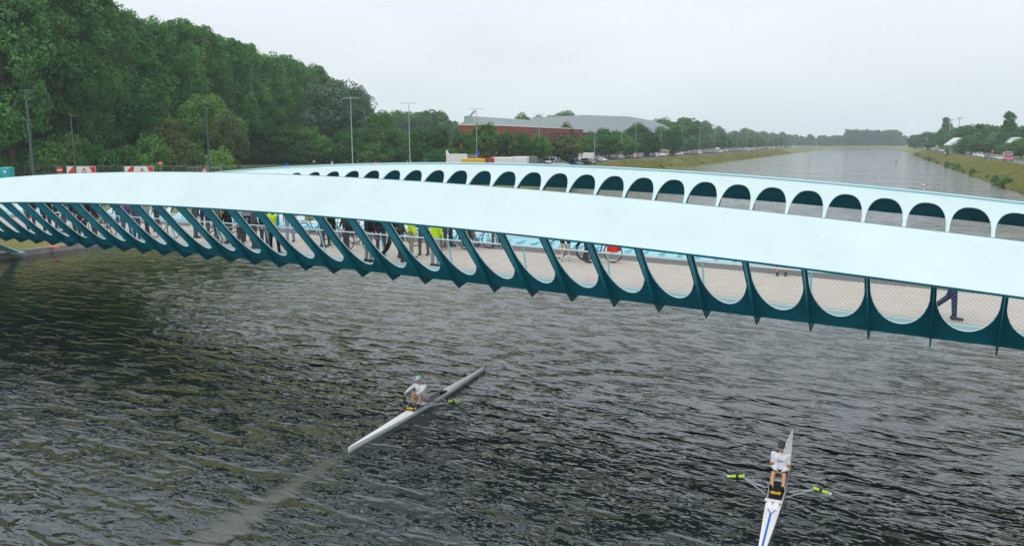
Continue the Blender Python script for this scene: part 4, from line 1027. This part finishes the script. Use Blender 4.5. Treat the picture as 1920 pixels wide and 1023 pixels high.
def person_meshes(pose, vox):
    key = (pose, vox)
    if key in MESHC: return MESHC[key]
    ps = POSES[pose]; J = joints(ps); up = J['up']; f = Vector((0, -1, 0)); X = Vector((1, 0, 0))
    b = MB()
    def torso(b, e, top=True):
        for s in (-1, 1):
            cap(b, X * .05 * s, J['waist'] + X * .055 * s, .105 + e, .095 + e); cap(b, J['waist'] + X * .055 * s, J['chest'] + X * .075 * s, .095 + e, .10 + e)
            cap(b, J['chest'] + X * .075 * s, J['sho%d' % (0 if s < 0 else 1)] - up * .01 - X * .03 * s, .10 + e, .062 + e)
    torso(b, 0); cap(b, J['neck'] - up * .03, J['head'] - up * .02, .058, .052)
    h = J['head']; hf = f
    cap(b, h + up * .06 - hf * .015, h + up * .045 + hf * .02, .085, .083); cap(b, h + hf * .03 + up * .03, h + hf * .052 - up * .052, .068, .040); cap(b, h - up * .03, h + hf * .03 - up * .045, .055, .05)
    cap(b, h + hf * .10 + up * .03, h + hf * .122 - up * .004, .010, .016, 8)      # nose
    cap(b, h + hf * .088 - up * .040 - X * .018, h + hf * .088 - up * .040 + X * .018, .010, .010, 8)  # lips
    for s in (-1, 1): cap(b, h + X * .083 * s + up * .025, h + X * .085 * s - up * .012, .017, .012, 8)
    for i, s in ((0, -1), (1, 1)):
        cap(b, J['hip%d' % i] + X * .0, J['knee%d' % i], .088, .056); cap(b, J['knee%d' % i], J['knee%d' % i] * .6 + J['ank%d' % i] * .4, .056, .056); cap(b, J['knee%d' % i] * .6 + J['ank%d' % i] * .4, J['ank%d' % i], .056, .036)
        cap(b, J['heel%d' % i], J['toe%d' % i], .036, .032)
        cap(b, J['sho%d' % i], J['elb%d' % i], .056, .040); cap(b, J['elb%d' % i], J['wri%d' % i], .040, .026)
        d = J['hd%d' % i]; w_ = J['wri%d' % i]; side = X * -s; nrm = d.cross(side).normalized()
        # palm in the plane of d and side-across vector, fingers curled towards nrm
        ac = nrm.cross(d).normalized()
        for q in (-.026, -.009, .009, .026): cap(b, w_ + d * .01 + ac * q * .6, w_ + d * .085 + ac * q, .014, .012, 8)
        for q, ln in ((-.030, .068), (-.010, .078), (.010, .074), (.030, .056)):
            p1 = w_ + d * .085 + ac * q; cu = (d * .75 + nrm * .65 * (-1 if s > 0 else 1)).normalized(); p2 = p1 + cu * ln * .5; cu2 = (d * .1 + nrm * 1.0 * (-1 if s > 0 else 1)).normalized(); p3 = p2 + cu2 * ln * .5
            cap(b, p1, p2, .0095, .009, 7); cap(b, p2, p3, .009, .0085, 7)
        t0 = w_ + d * .03 + ac * .032; t1 = t0 + (d * .6 + ac * .7).normalized() * .035; cap(b, t0, t1, .012, .0105, 7); cap(b, t1, t1 + (d * .8 + nrm * .5 * (-1 if s > 0 else 1)).normalized() * .03, .0105, .009, 7)
    out = {'body': fuse(b, vox)}
    c = MB(); torso(c, .018); cap(c, J['neck'] - up * .05, J['neck'] - up * .01, .075, .066)
    c.v = list(c.v)
    for i in (0, 1): cap(c, J['sho%d' % i], J['elb%d' % i], .072, .055); cap(c, J['elb%d' % i], J['wri%d' % i] - J['hd%d' % i] * .02, .055, .038)
    out['jacket'] = fuse(c, vox * 1.3, 2)
    c = MB(); torso(c, .032)
    out['vest'] = fuse(c, vox * 1.4, 2)
    c = MB()
    for i, s in ((0, -1), (1, 1)):
        cap(c, X * .05 * s + up * .06, X * .06 * s, .122, .122); cap(c, J['hip%d' % i], J['knee%d' % i], .105, .074); cap(c, J['knee%d' % i], J['ank%d' % i] + (J['knee%d' % i] - J['ank%d' % i]) * .08, .074, .060)
    out['trousers'] = fuse(c, vox * 1.3, 2)
    c = MB()
    for i, s in ((0, -1), (1, 1)):
        cap(c, X * .05 * s + up * .06, X * .06 * s, .122, .122); cap(c, J['hip%d' % i], J['hip%d' % i] * .35 + J['knee%d' % i] * .65, .105, .085)
    out['shorts'] = fuse(c, vox * 1.3, 2)
    for i in (0, 1):
        c = MB(); cap(c, J['heel%d' % i], J['toe%d' % i], .046, .040); cap(c, J['heel%d' % i] + up * .03, J['ank%d' % i], .046, .046)
        out['shoe%d' % i] = fuse(c, vox * 1.2, 2)
        c = MB(); cap(c, J['ank%d' % i], J['ank%d' % i] * .72 + J['knee%d' % i] * .28, .043, .048)
        out['sock%d' % i] = fuse(c, vox * 1.1, 2)
    c = MB(); cap(c, h + up * .085 - hf * .018, h + up * .068 + hf * .012, .088, .083); cap(c, h + up * .03 - hf * .03, h - up * .01 - hf * .035, .078, .062)
    out['hair'] = fuse(c, vox, 2)
    c = MB(); cap(c, h + up * .085 - hf * .01, h + up * .078 + hf * .015, .094, .090); cap(c, h + hf * .12 + up * .07 - X * .03, h + hf * .12 + up * .07 + X * .03, .018, .018); cap(c, h + hf * .08 + up * .075 - X * .04, h + hf * .08 + up * .075 + X * .04, .02, .02)
    out['cap'] = fuse(c, vox, 2)
    c = MB()
    for s in (-1, 1): cap(c, h + hf * .098 + up * .028 + X * .032 * s, h + hf * .100 + up * .028 + X * .034 * s, .0105, .0105, 8)
    me = bpy.data.meshes.new('eyes'); me.from_pydata(c.v, [], c.f); out['eyes'] = me
    c = MB(); c.box(h + hf * .108 + up * .028, (.13, .012, .034)); 
    for s in (-1, 1): c.box(h + hf * .05 + up * .03 + X * .083 * s, (.006, .11, .012))
    me = bpy.data.meshes.new('sunglasses'); me.from_pydata(c.v, [], c.f); out['sunglasses'] = me
    c = MB(); c.box(J['chest'] - f * .21 - up * .02, (.28, .17, .40)); c.box(J['chest'] - f * .31 - up * .08, (.22, .07, .22))
    out['backpack'] = fuse(c, vox * 1.6, 3)
    out['J'] = J
    MESHC[key] = out; return out
CM = {}
def cmat(c, nm='fabric'):
    k_ = tuple(c)
    if k_ not in CM: CM[k_] = mat(nm, c, .85, .2, noise=.18, nscale=14)
    return CM[k_]
SKIN = mat('skin', (.58, .31, .20), .55, .4)
BLK = (.018, .018, .022); NVY = (.02, .03, .07); GRY = (.22, .22, .22); HIV = (.62, .85, .02)
EYE = mat('eye_dark', (.03, .02, .02), .3, .5)
def part_obj(nm, me, m, par):
    o = bpy.data.objects.new(nm, me); COL.objects.link(o); o.parent = par
    if not me.materials: me.materials.append(None)
    o.material_slots[0].link = 'OBJECT'; o.material_slots[0].material = m; return o
def person(label, loc, rz, pose, top=None, legs=BLK, shoes=(.05, .05, .05), shorts=False, vest=None, hair=(.06, .035, .02), hat=None, pack=None, socks=None, glasses=False, vox=.0115, scale=1.0, foot=True, group=None):
    P_ = person_meshes(pose, vox); J = P_['J']
    low = min(J['heel0'].z, J['heel1'].z, J['toe0'].z, J['toe1'].z) - .045
    body = bpy.data.objects.new('person', P_['body']); COL.objects.link(body)
    if not P_['body'].materials: P_['body'].materials.append(SKIN)
    body.location = Vector(loc) + (Vector((0, 0, -low * scale)) if foot else Vector((0, 0, 0))); body.rotation_euler = (0, 0, rz); body.scale = (scale,) * 3
    tag(body, label, 'person', group)
    if top: part_obj('jacket', P_['jacket'], cmat(top), body)
    part_obj('shorts' if shorts else 'trousers', P_['shorts' if shorts else 'trousers'], cmat(legs), body)
    for i in (0, 1):
        part_obj('shoe', P_['shoe%d' % i], cmat(shoes), body)
        if socks: part_obj('sock', P_['sock%d' % i], cmat(socks), body)
    if vest: part_obj('vest', P_['vest'], cmat(vest), body)
    if hat: part_obj('cap', P_['cap'], cmat(hat), body)
    part_obj('hair', P_['hair'], cmat(hair), body)
    if pack: part_obj('backpack', P_['backpack'], cmat(pack), body)
    if glasses: part_obj('sunglasses', P_['sunglasses'], EYE, body)
    else: part_obj('eyes', P_['eyes'], EYE, body)
    return body
ZD = 4.27
def zdk(px, py):
    p = at(px, py, ZD); k = (X0 - p.x) / LS; z = zd(k) + .003; return at(px, py, z)
PI = math.pi
person('person in a dark jacket and navy trousers, first from the left on the bridge', zdk(90, 437), 1.2, 'stand', BLK, NVY)
person('person in navy clothes beside the leftmost person on the bridge', zdk(122, 436), -.6, 'talk', NVY, (.05, .08, .16))
person('person in a black jacket and dark patterned trousers pushing a bicycle at the left', zdk(168, 441), .8, 'push', BLK, (.06, .06, .08))
person('person in a navy top and light grey trousers by the far edge at the left', zdk(191, 419), .3, 'stand', NVY, (.4, .4, .38))
person('person in a purple jacket and blue jeans', zdk(240, 448), 1.0, 'lean', (.16, .10, .22), (.08, .14, .30))
person('person in a light grey jacket with a red lanyard', zdk(277, 441), -.5, 'stand', (.32, .33, .35), BLK)
person('person in navy trousers beside the white box at the far edge', zdk(385, 437), .4, 'stand', (.05, .05, .08), NVY)
person('person in a grey green jacket carrying a brown shoulder bag', zdk(408, 458), 1.9, 'talk', (.12, .14, .12), BLK, pack=(.16, .08, .05))
person('person in a pale grey shirt with a blue print and black trousers', zdk(452, 462), -.3, 'stand', (.42, .46, .48), BLK)
person('person in dark clothes right of the pale grey shirt', zdk(478, 468), 2.6, 'stand', (.10, .10, .11), (.04, .04, .05))
person('person in a blue shirt under a yellow high visibility vest, black trousers', zdk(516, 475), .2, 'talk', (.03, .22, .45), BLK, vest=HIV)
person('person in light blue jeans behind the yellow vest', zdk(545, 453), .6, 'stand', (.3, .33, .36), (.25, .34, .45))
person('person in black cycling clothes with a neon helmet between the bicycles', zdk(622, 459), 1.2, 'lean', BLK, (.03, .03, .03), hat=HIV)
person('person in a black jacket with grey patterned trousers', zdk(692, 491), 2.8, 'stand', (.02, .022, .035), (.25, .27, .29), hair=(.3, .1, .04))
person('person in a black jacket and black trousers with feet apart', zdk(737, 496), 2.5, 'walk', (.025, .025, .04), BLK)
person('person with a dark green backpack and neon cap', zdk(752, 484), 2.4, 'stand', (.10, .10, .07), (.06, .06, .05), pack=(.06, .07, .05), hat=HIV)
person('person in a neon yellow jacket and khaki trousers', zdk(772, 485), 2.0, 'stand', HIV, (.32, .28, .20), vest=HIV)
person('person in a neon yellow jacket and grey jeans, right of the khaki trousers', zdk(817, 500), 2.9, 'stand', HIV, (.35, .36, .37), vest=HIV)
person('person in red shoes and dark clothes holding a bicycle', zdk(831, 468), .9, 'push', (.12, .10, .09), (.10, .11, .12), shoes=(.5, .02, .02))
person('person in blue and white cycling clothes beside the racing bicycle', zdk(884, 462), -.8, 'push', (.10, .28, .55), BLK, shorts=True)
person('person in brown khaki trousers at the far edge', zdk(930, 461), .5, 'stand', (.2, .18, .15), (.22, .14, .08))
person('person in black shorts and white leg sleeves beside a bicycle', zdk(1060, 488), .4, 'stand', (.05, .05, .05), BLK, shorts=True, socks=(.7, .7, .7), shoes=(.5, .55, .65))
person('person in black leggings pushing the bicycle with the red pannier', zdk(1100, 491), 1.3, 'push', BLK, (.03, .03, .03))
person('person in shorts with bare legs standing at the far edge on the right', zdk(1465, 516), .2, 'stand', (.25, .25, .28), GRY, shorts=True)
person('person mid stride in navy patterned trousers at the right end', zdk(1783, 598), 1.25, 'stride', NVY, (.03, .045, .12), shoes=(.05, .06, .08))
for px, py, rz, ps, tp_, lg, lab in [
 (60, 434, 1.0, 'stand', (.03, .03, .04), (.05, .05, .07), 'person in black at the far left end, cut by the ribs'),
 (108, 428, 2.2, 'stand', (.05, .05, .07), NVY, 'person in dark grey behind the two leftmost people'),
 (140, 434, -.9, 'talk', (.02, .03, .06), (.04, .04, .05), 'person in a navy coat between the navy pair and the cyclist'),
 (155, 446, .4, 'stand', (.10, .06, .05), (.09, .09, .10), 'person in a dark brown jacket in front of the navy coat'),
 (180, 447, 2.6, 'stand', (.04, .04, .04), (.10, .09, .09), 'person in black with dark patterned trousers near the railing'),
 (226, 432, .2, 'stand', (.30, .22, .18), (.10, .12, .18), 'person in a tan top beyond the purple jacket'),
 (258, 450, 1.6, 'stand', (.10, .10, .14), (.07, .10, .20), 'person in dark blue jeans right of the purple jacket'),
 (296, 434, -1.0, 'stand', (.2, .2, .22), (.06, .06, .08), 'person in grey beyond the lanyard wearer'),
 (368, 446, 2.1, 'stand', (.08, .09, .10), (.05, .06, .10), 'person in a dark jacket left of the bag carrier'),
 (398, 442, .5, 'talk', (.25, .27, .28), (.06, .06, .07), 'person in a light grey top behind the bag carrier'),
 (430, 456, -1.5, 'stand', (.02, .02, .02), (.03, .03, .03), 'person in black between the bag carrier and the blue print shirt'),
 (465, 452, 1.0, 'stand', (.3, .32, .33), BLK, 'person in pale grey behind the blue print shirt'),
 (497, 466, 1.4, 'stand', (.03, .03, .035), (.05, .05, .06), 'person in black just left of the yellow vest'),
 (606, 463, 2.4, 'stand', (.025, .025, .03), (.04, .04, .05), 'person in black holding the bicycle left of the neon helmet'),
 (650, 470, -.5, 'stand', (.04, .04, .05), (.03, .03, .04), 'person in dark clothes right of the neon helmet'),
 (715, 478, .8, 'stand', (.03, .03, .05), (.05, .05, .07), 'person in dark navy between the grey patterned trousers and the black trousers'),
 (795, 478, .3, 'talk', (.22, .06, .05), (.12, .10, .08), 'person in a dark red top between the two neon jackets'),
 (845, 462, 2.2, 'stand', (.10, .12, .09), (.08, .08, .07), 'person in olive beside the panniers bicycle')]:
    person(lab, zdk(px, py), rz, ps, tp_, lg)
# small people far behind near the car park
for px, dist, c_, lab in ((587, 175, (.6, .6, .6), 'small person in white left of the first tall lamp post'), (621, 160, (.65, .62, .58), 'small person in pale clothes just left of the first tall lamp post'), (648, 165, (.15, .13, .13), 'small person in dark clothes right of the first tall lamp post'),
    (669, 172, (.2, .2, .22), 'small person in grey right of the first tall lamp post'), (690, 165, (.1, .1, .1), 'small person in black and white left of the red jacket'), (702, 160, (.65, .03, .02), 'small person in a red jacket left of the second lamp post'),
    (763, 168, (.5, .48, .45), 'small person in beige left of the second lamp post base'), (770, 174, (.3, .25, .25), 'small person in grey brown before the second lamp post'), (812, 176, (.5, .5, .48), 'small person in pale grey left of the feather flag'), (826, 170, (.05, .2, .5), 'small person in blue left of the feather flag'),
    (1303, 0, (.7, .08, .03), 'small person in an orange red jacket on the left bank road edge')):
    loc = atd(px, dist, GZ) if dist else at(1303, 294, GZ)
    person(lab, loc, YAW + rc.uniform(-2, 2), rc.choice(['stand', 'talk', 'walk']), c_, rc.choice([BLK, NVY, GRY]), vest=c_ if px in (702, 1303) else None)

# ------------------------------------------------------------------ bicycles
def bicycle(loc, rz, label, col=BLK, pannier=None):
    t = thing('bicycle', label, 'bicycle', loc, rz); m = cmat(col)
    b = MB(); bbp = (-.03, 0, .28); st = (-.22, 0, .80); hd = (.42, 0, .82); rw = (-.52, 0, .34); fw = (.52, 0, .34); ht = (.38, 0, .92)
    for a, c_, r_ in ((bbp, st, .017), (st, hd, .017), (bbp, hd, .019), (bbp, rw, .011), (st, rw, .009), (hd, fw, .014), (hd, ht, .016), (st, (-.25, 0, .93), .013)): b.tube([a, c_], r_, 6)
    b.build('frame', m, t)
    for x in (-.52, .52):
        b = MB(); b.ring((x, 0, .34), .325, .02, 'y', 28, 6); w_ = b.build('wheel', M_tyre, t)
        b = MB(); [b.tube([(x, 0, .34), (x + .31 * math.cos(a * .785), 0, .34 + .31 * math.sin(a * .785))], .0025, 3) for a in range(8)]; b.disc((x, 0, .34), .03, .06); b.build('spokes', M_galv, w_)
    b = MB(); b.tube([(.42, -.27, .98), (.40, -.15, 1.0), (.38, 0, .98), (.40, .15, 1.0), (.42, .27, .98)], .013, 6); b.build('handlebar', M_black, t)
    b = MB(); b.loft([[(-.38, -.07, .94), (-.38, .07, .94), (-.38, .06, .98), (-.38, -.06, .98)], [(-.10, -.02, .94), (-.10, .02, .94), (-.10, .015, .97), (-.10, -.015, .97)]]); b.build('saddle', M_black, t)
    b = MB(); b.ring(bbp, .085, .008, 'y', 16, 4); b.tube([(-.03, .06, .28), (.06, .08, .14)], .01, 5); b.tube([(-.03, -.06, .28), (-.12, -.08, .42)], .01, 5); b.build('crank', M_black, t)
    b = MB(); b.box((-.55, 0, .74), (.4, .12, .02)); b.build('rack', M_black, t)
    if pannier:
        b = MB(); [b.box((-.55, s * .14, .56), (.36, .15, .34), taper=.9) for s in (-1, 1)]; b.box((-.55, 0, .82), (.40, .22, .16), taper=.9); o = b.build('pannier', cmat(pannier), t)
        if pannier[0] > .5:
            b = MB(); b.prism([(-.06, 0), (-.02, 0), (.03, .06), (.08, 0), (.12, 0), (.03, .11)], .006, origin=(-.58, -.222, .56)); b.build('emblem', M_white, o)
for px, py, rz, lab, c_, pn in [
 (150, 441, .3, 'dark bicycle beside the dark clad people at the left', BLK, None), (205, 440, -.2, 'dark bicycle behind the purple jacket', BLK, None), (308, 446, .2, 'black bicycle lying between the grey jacket and the deck edge', BLK, None),
 (425, 465, .15, 'bicycle with white frame before the brown shoulder bag', (.6, .6, .62), None), (590, 448, .1, 'dark bicycle with a shiny mudguard, left of the black cyclist', BLK, None), (645, 456, PI + .1, 'black city bicycle under the neon helmet', BLK, BLK),
 (672, 470, .05, 'bicycle whose large front wheel shows left of the patterned trousers', (.3, .3, .3), None), (800, 462, .2, 'bicycle between the two neon jackets', BLK, None), (852, 466, PI, 'dark bicycle with grey green panniers', BLK, (.10, .13, .10)),
 (896, 464, 0.0, 'light blue racing bicycle beside the blue cyclist', (.10, .35, .7), None), (1072, 486, .1, 'black bicycle behind the white leg sleeves', BLK, None), (1122, 490, PI + .05, 'black bicycle carrying a bright red pannier', BLK, (.75, .03, .02))]:
    bicycle(zdk(px, py), rz, lab, c_, pn)
t = thing('white_box', 'white plastic box standing on the deck before the far wall', 'box', zdk(371, 432), .1)
b = MB(); b.box((0, 0, .3), (.5, .4, .6)); b.build('body', M_white, t); b = MB(); b.box((0, 0, .63), (.54, .44, .05)); b.build('lid', M_white, t)

# ------------------------------------------------------------------ rowing sculls
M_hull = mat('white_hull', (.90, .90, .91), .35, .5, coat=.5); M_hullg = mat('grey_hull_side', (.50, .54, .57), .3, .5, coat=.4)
M_cock = mat('carbon_cockpit', (.02, .022, .025), .35, .5); M_oar = mat('carbon_oar', (.13, .14, .15), .35, .5)
M_neon = mat('neon_sleeve', (.50, .80, .04), .5, .4); M_blade = mat('oar_blade', (.16, .085, .03), .5, .4); M_bstripe = mat('blue_stripe', (.02, .16, .6), .4, .4)
def scull(label, mid, head, hull_side, stripe, oar_ang, pose, rower_kw, plabel, vox=.009, lift=(.19, .19), hipx=-.35, LN=8.5, small=False):
    """local +x = stern (the rower faces it)"""
    t = thing('rowing_scull', label, 'rowing boat', (mid[0], mid[1], -.045), head)
    h2 = LN / 2
    def hw(x): return .010 + .185 * max(0, 1 - (abs(x) / h2) ** 1.3) ** 1.0
    xs = [-h2 + LN * i / 40 for i in range(41)]
    b = MB(); rings = []
    for x in xs:
        w_ = hw(x); sh = .17 + .03 * (abs(x) / h2) ** 2; kb = -.10 * max(.0, 1 - (abs(x) / h2) ** 3) + .02
        rings.append([(x, -w_ * .5, kb), (x, 0, kb - .015), (x, w_ * .5, kb), (x, w_ * .98, .08), (x, w_, sh), (x, -w_, sh), (x, -w_ * .98, .08)])
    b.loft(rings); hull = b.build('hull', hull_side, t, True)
    ck0, ck1 = -1.0, 1.02
    for nm, xa, xb in (('bow_deck', -h2, ck0), ('stern_deck', ck1, h2)):
        b = MB(); rg = []
        for i in range(21):
            x = xa + (xb - xa) * i / 20; w_ = hw(x); sh = .17 + .03 * (abs(x) / h2) ** 2
            cr_ = .075 * (w_ / .28)
            rg.append([(x, -w_ - .004, sh + .004), (x, -w_ * .5, sh + cr_ * .8), (x, 0, sh + cr_), (x, w_ * .5, sh + cr_ * .8), (x, w_ + .004, sh + .004)])
        b.loft(rg); d_ = b.build(nm, M_hull, t, False)
        if stripe and nm == 'stern_deck':
            s_ = MB()
            def dz(x, y): w_ = hw(x); return .17 + .03 * (abs(x) / h2) ** 2 + .075 * (w_ / .28) * (1 - .4 * min(1, abs(y) / (w_ * .5))) + .008
            def quad(p, q_, wd):
                d2 = Vector((q_[0] - p[0], q_[1] - p[1])).normalized(); nx, ny = -d2.y * wd, d2.x * wd
                s_.add([(p[0] - nx, p[1] - ny, dz(p[0], p[1] - ny)), (p[0] + nx, p[1] + ny, dz(p[0], p[1] + ny)), (q_[0] + nx, q_[1] + ny, dz(q_[0], q_[1] + ny)), (q_[0] - nx, q_[1] - ny, dz(q_[0], q_[1] - ny))], [(0, 1, 2, 3)])
            pr = [1.62 + i * .25 for i in range(10)]
            for a, c_ in zip(pr[:-1], pr[1:]): quad((a, 0), (c_, 0), .022)
            quad((1.35, -.085), (1.63, 0), .013); quad((1.35, .085), (1.63, 0), .013)
            s_.build('blue_stripe', M_bstripe, d_)
    b = MB(); b.loft([[(x, -hw(x) * .86, .178), (x, hw(x) * .86, .178), (x, hw(x) * .86, .186), (x, -hw(x) * .86, .186)] for x in (ck0, -.3, .3, ck1)]); b.build('cockpit', M_cock, t)
    b = MB(); b.prism([(-1.06, -.15), (-1.06, .15), (-.80, .0)], .07, origin=(0, 0, .215), axis='z'); b.build('splash_board', M_cock, t)
    for s in (-1, 1):
        b = MB(); b.tube([(x_, s * (hw(x_) - .01), .19) for x_ in (-1.0, -.5, 0, .5, 1.0)], .016, 6); b.build('gunwale', M_hullg, t)
    b = MB(); b.box((hipx, 0, .235), (.28, .27, .05), taper=.9); b.build('seat', M_hull, t)
    fx = hipx + .86 if pose == 'finish' else hipx + .62
    b = MB(); b.box((fx + .14, 0, .215), (.04, .26, .13)); b.build('foot_plate', M_cock, t)
    b = MB(); [b.box((fx + .02, q * .07, .235), (.07, .10, .035)) for q in (-1, 1)]; b.box((fx + .16, 0, .285), (.05, .22, .03)); b.build('foot_strap', cmat((.75, .45, .02)), t)
    if stripe:
        b = MB(); b.box((ck1 + .02, 0, .27), (.05, .38, .05)); b.build('cross_bar', M_hull, t)
        b = MB(); [b.disc((ck1 + .13, s * .08, .26), .055, .05, 'x', 14) for s in (-1, 1)]; b.build('wave_breaker', M_hull, t)
    b = MB(); b.prism([(-h2 - .04, .16), (-h2 + .02, .14), (-h2 + .02, .2), (-h2 - .04, .2)], .05); b.build('bow_ball', M_black, t)
    b = MB(); b.tube([(h2 * -.97, 0, .2), (h2 * -.97, 0, .30)], .006, 4); b.build('bow_clip', M_black, t)
    OL = 2.88; INB = .86
    for i, s in enumerate((-1, 1)):
        pv = Vector((.02, s * .80, .30))
        b = MB()
        for a in ((-.45, s * .25, .2), (.25, s * .27, .2), (.6, s * .22, .2)): b.tube([a, pv - Vector((0, 0, .04))], .012, 5)
        b.tube([pv - Vector((0, 0, .06)), pv + Vector((0, 0, .07))], .016, 6); b.build('rigger', M_hullg, t)
        ang = oar_ang[i]   # sweep of the blade towards the bow
        d_ = Vector((-math.sin(ang), s * math.cos(ang), -lift[i])).normalized()
        b = MB(); b.tube([pv - d_ * INB, pv + d_ * (OL - INB - .4)], [.020, .024], 8); oar = b.build('oar', M_oar, None)
        # oar is held by the rower and rests in the gate: a thing of its own
        oar.location = t.location; oar.rotation_euler = t.rotation_euler
        tag(oar, None, 'oar')
        b = MB(); b.tube([pv + d_ * -.02, pv + d_ * .12], .036, 10); b.tube([pv + d_ * .19, pv + d_ * .33], .036, 10); b.build('sleeve', M_neon, oar)
        b = MB(); b.tube([pv + d_ * .12, pv + d_ * .19], .031, 8); b.build('collar', M_black, oar)
        b = MB(); b.tube([pv + d_ * .34, pv + d_ * .40], .030, 8); b.build('white_ring', M_white, oar)
        b = MB(); b.tube([pv - d_ * INB, pv - d_ * (INB - .13)], .021, 8); b.build('grip', M_black, oar)
        b = MB(); bl = pv + d_ * (OL - INB - .42); sd = d_.cross(Vector((0, 0, 1))).normalized() * .02; upv = Vector((0, 0, 1))
        rg = []
        for q, hh in ((0, .02), (.08, .07), (.22, .10), (.40, .115), (.44, .10)):
            c_ = bl + d_ * q - upv * hh * .2; rg.append([c_ + sd * .3 - upv * hh, c_ + sd * .3 + upv * hh, c_ - sd * .3 + upv * hh, c_ - sd * .3 - upv * hh])
        b.loft(rg); b.build('blade', M_blade, oar)
        OARS.append((oar, s))
    # the rower
    pz = .27 + .07
    c, s_ = math.cos(head), math.sin(head)
    loc = (mid[0] + hipx * c, mid[1] + hipx * s_, pz)
    return t, person(plabel, loc, head + PI / 2, pose, vox=vox, foot=False, **rower_kw)
OARS = []
A_ = at(653, 841, .12); B_ = at(910, 688, .12); mid = (A_ + B_) / 2; hd_ = math.atan2((A_ - B_).y, (A_ - B_).x)
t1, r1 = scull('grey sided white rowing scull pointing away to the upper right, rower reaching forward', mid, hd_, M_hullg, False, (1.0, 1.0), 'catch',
    dict(top=(.86, .86, .93), legs=(.62, .62, .68), shorts=True, shoes=(.03, .06, .18), socks=(.55, .42, .05), hat=(.45, .65, .78)), 'person in white rowing shirt and pale blue cap leaning forward with outstretched arms', hipx=.28)
for (o, s) in OARS: o['label'] = 'oar on the far side of the left scull' if s < 0 else 'oar with neon sleeve on the near side of the left scull'
OARS.clear()
A_ = at(1487, 803, .12); B_ = at(1430, 1023, .12); d2 = (B_ - A_).normalized(); mid = A_ + d2 * 4.25; hd_ = math.atan2(d2.y, d2.x)
t2, r2 = scull('white rowing scull with a blue stripe on its stern deck, cut by the lower edge', mid, hd_, M_hull, True, (-.02, -.02), 'finish',
    dict(top=(.86, .87, .93), legs=(.02, .02, .03), shorts=True, shoes=(.02, .02, .02), socks=(.7, .7, .7), hat=(.07, .09, .09), glasses=True), 'person in white rowing shirt with striped armbands, dark cap and sunglasses, hands in lap', hipx=-.37)
for (o, s) in OARS: o['label'] = 'neon sleeved oar reaching left from the scull with the blue stripe' if s < 0 else 'neon sleeved oar reaching right from the scull with the blue stripe'
OARS.clear()
# armbands
J = person_meshes('finish', .009)['J']
for nm, cc, f0 in (('red_band', (.55, .03, .02), .70), ('yellow_band', (.8, .5, .02), .78), ('black_band', BLK, .86)):
    b = MB()
    for i in (0, 1):
        a, c_ = J['sho%d' % i], J['elb%d' % i]; b.tube([a + (c_ - a) * f0, a + (c_ - a) * (f0 + .08)], [.070 - .0, .068], 14)
    b.build(nm, cmat(cc), r2)
b = MB(); up = J['up']; b.box(J['chest'] + Vector((0, -.128, 0)) - up * .02, (.14, .006, .022)); b.build('chest_print', cmat((.15, .25, .5)), r2)
# far sculls
t3, r3 = scull('distant white scull with spread oars just above the far girder', at(1731, 353, 0), PI * 1.5 + TH, M_hull, False, (.15, .15), 'finish', dict(top=(.7, .65, .68), legs=BLK, shorts=True), 'person rowing the nearer of the two distant sculls, pinkish white shirt', vox=.0115, hipx=-.3)
for (o, s) in OARS: o['label'] = ('left' if s < 0 else 'right') + ' oar of the nearer distant scull'
OARS.clear()
t4, r4 = scull('tiny dark scull far up the canal', at(1680, 306, 0), PI * 1.5 + TH, M_hull, False, (.3, .3), 'finish', dict(top=(.05, .05, .06), legs=BLK, shorts=True), 'person in dark clothes rowing the tiny scull far up the canal', vox=.0115, hipx=-.3)
for (o, s) in OARS: o['label'] = ('left' if s < 0 else 'right') + ' oar of the tiny far scull'
OARS.clear()

# ------------------------------------------------------------------ haze
hz = MB(); hz.box((-190, 640, 23), (1500, 1560, 54))
M_hz = bpy.data.materials.new('haze'); M_hz.use_nodes = True; nt = M_hz.node_tree; nt.nodes.clear()
o_ = nt.nodes.new('ShaderNodeOutputMaterial'); pv = nt.nodes.new('ShaderNodeVolumePrincipled')
pv.inputs['Color'].default_value = (.80, .91, 1.0, 1); pv.inputs['Density'].default_value = .00029; pv.inputs['Anisotropy'].default_value = .2
nt.links.new(pv.outputs[0], o_.inputs['Volume'])
hzo = hz.build('haze', M_hz); tag(hzo, kind='stuff')
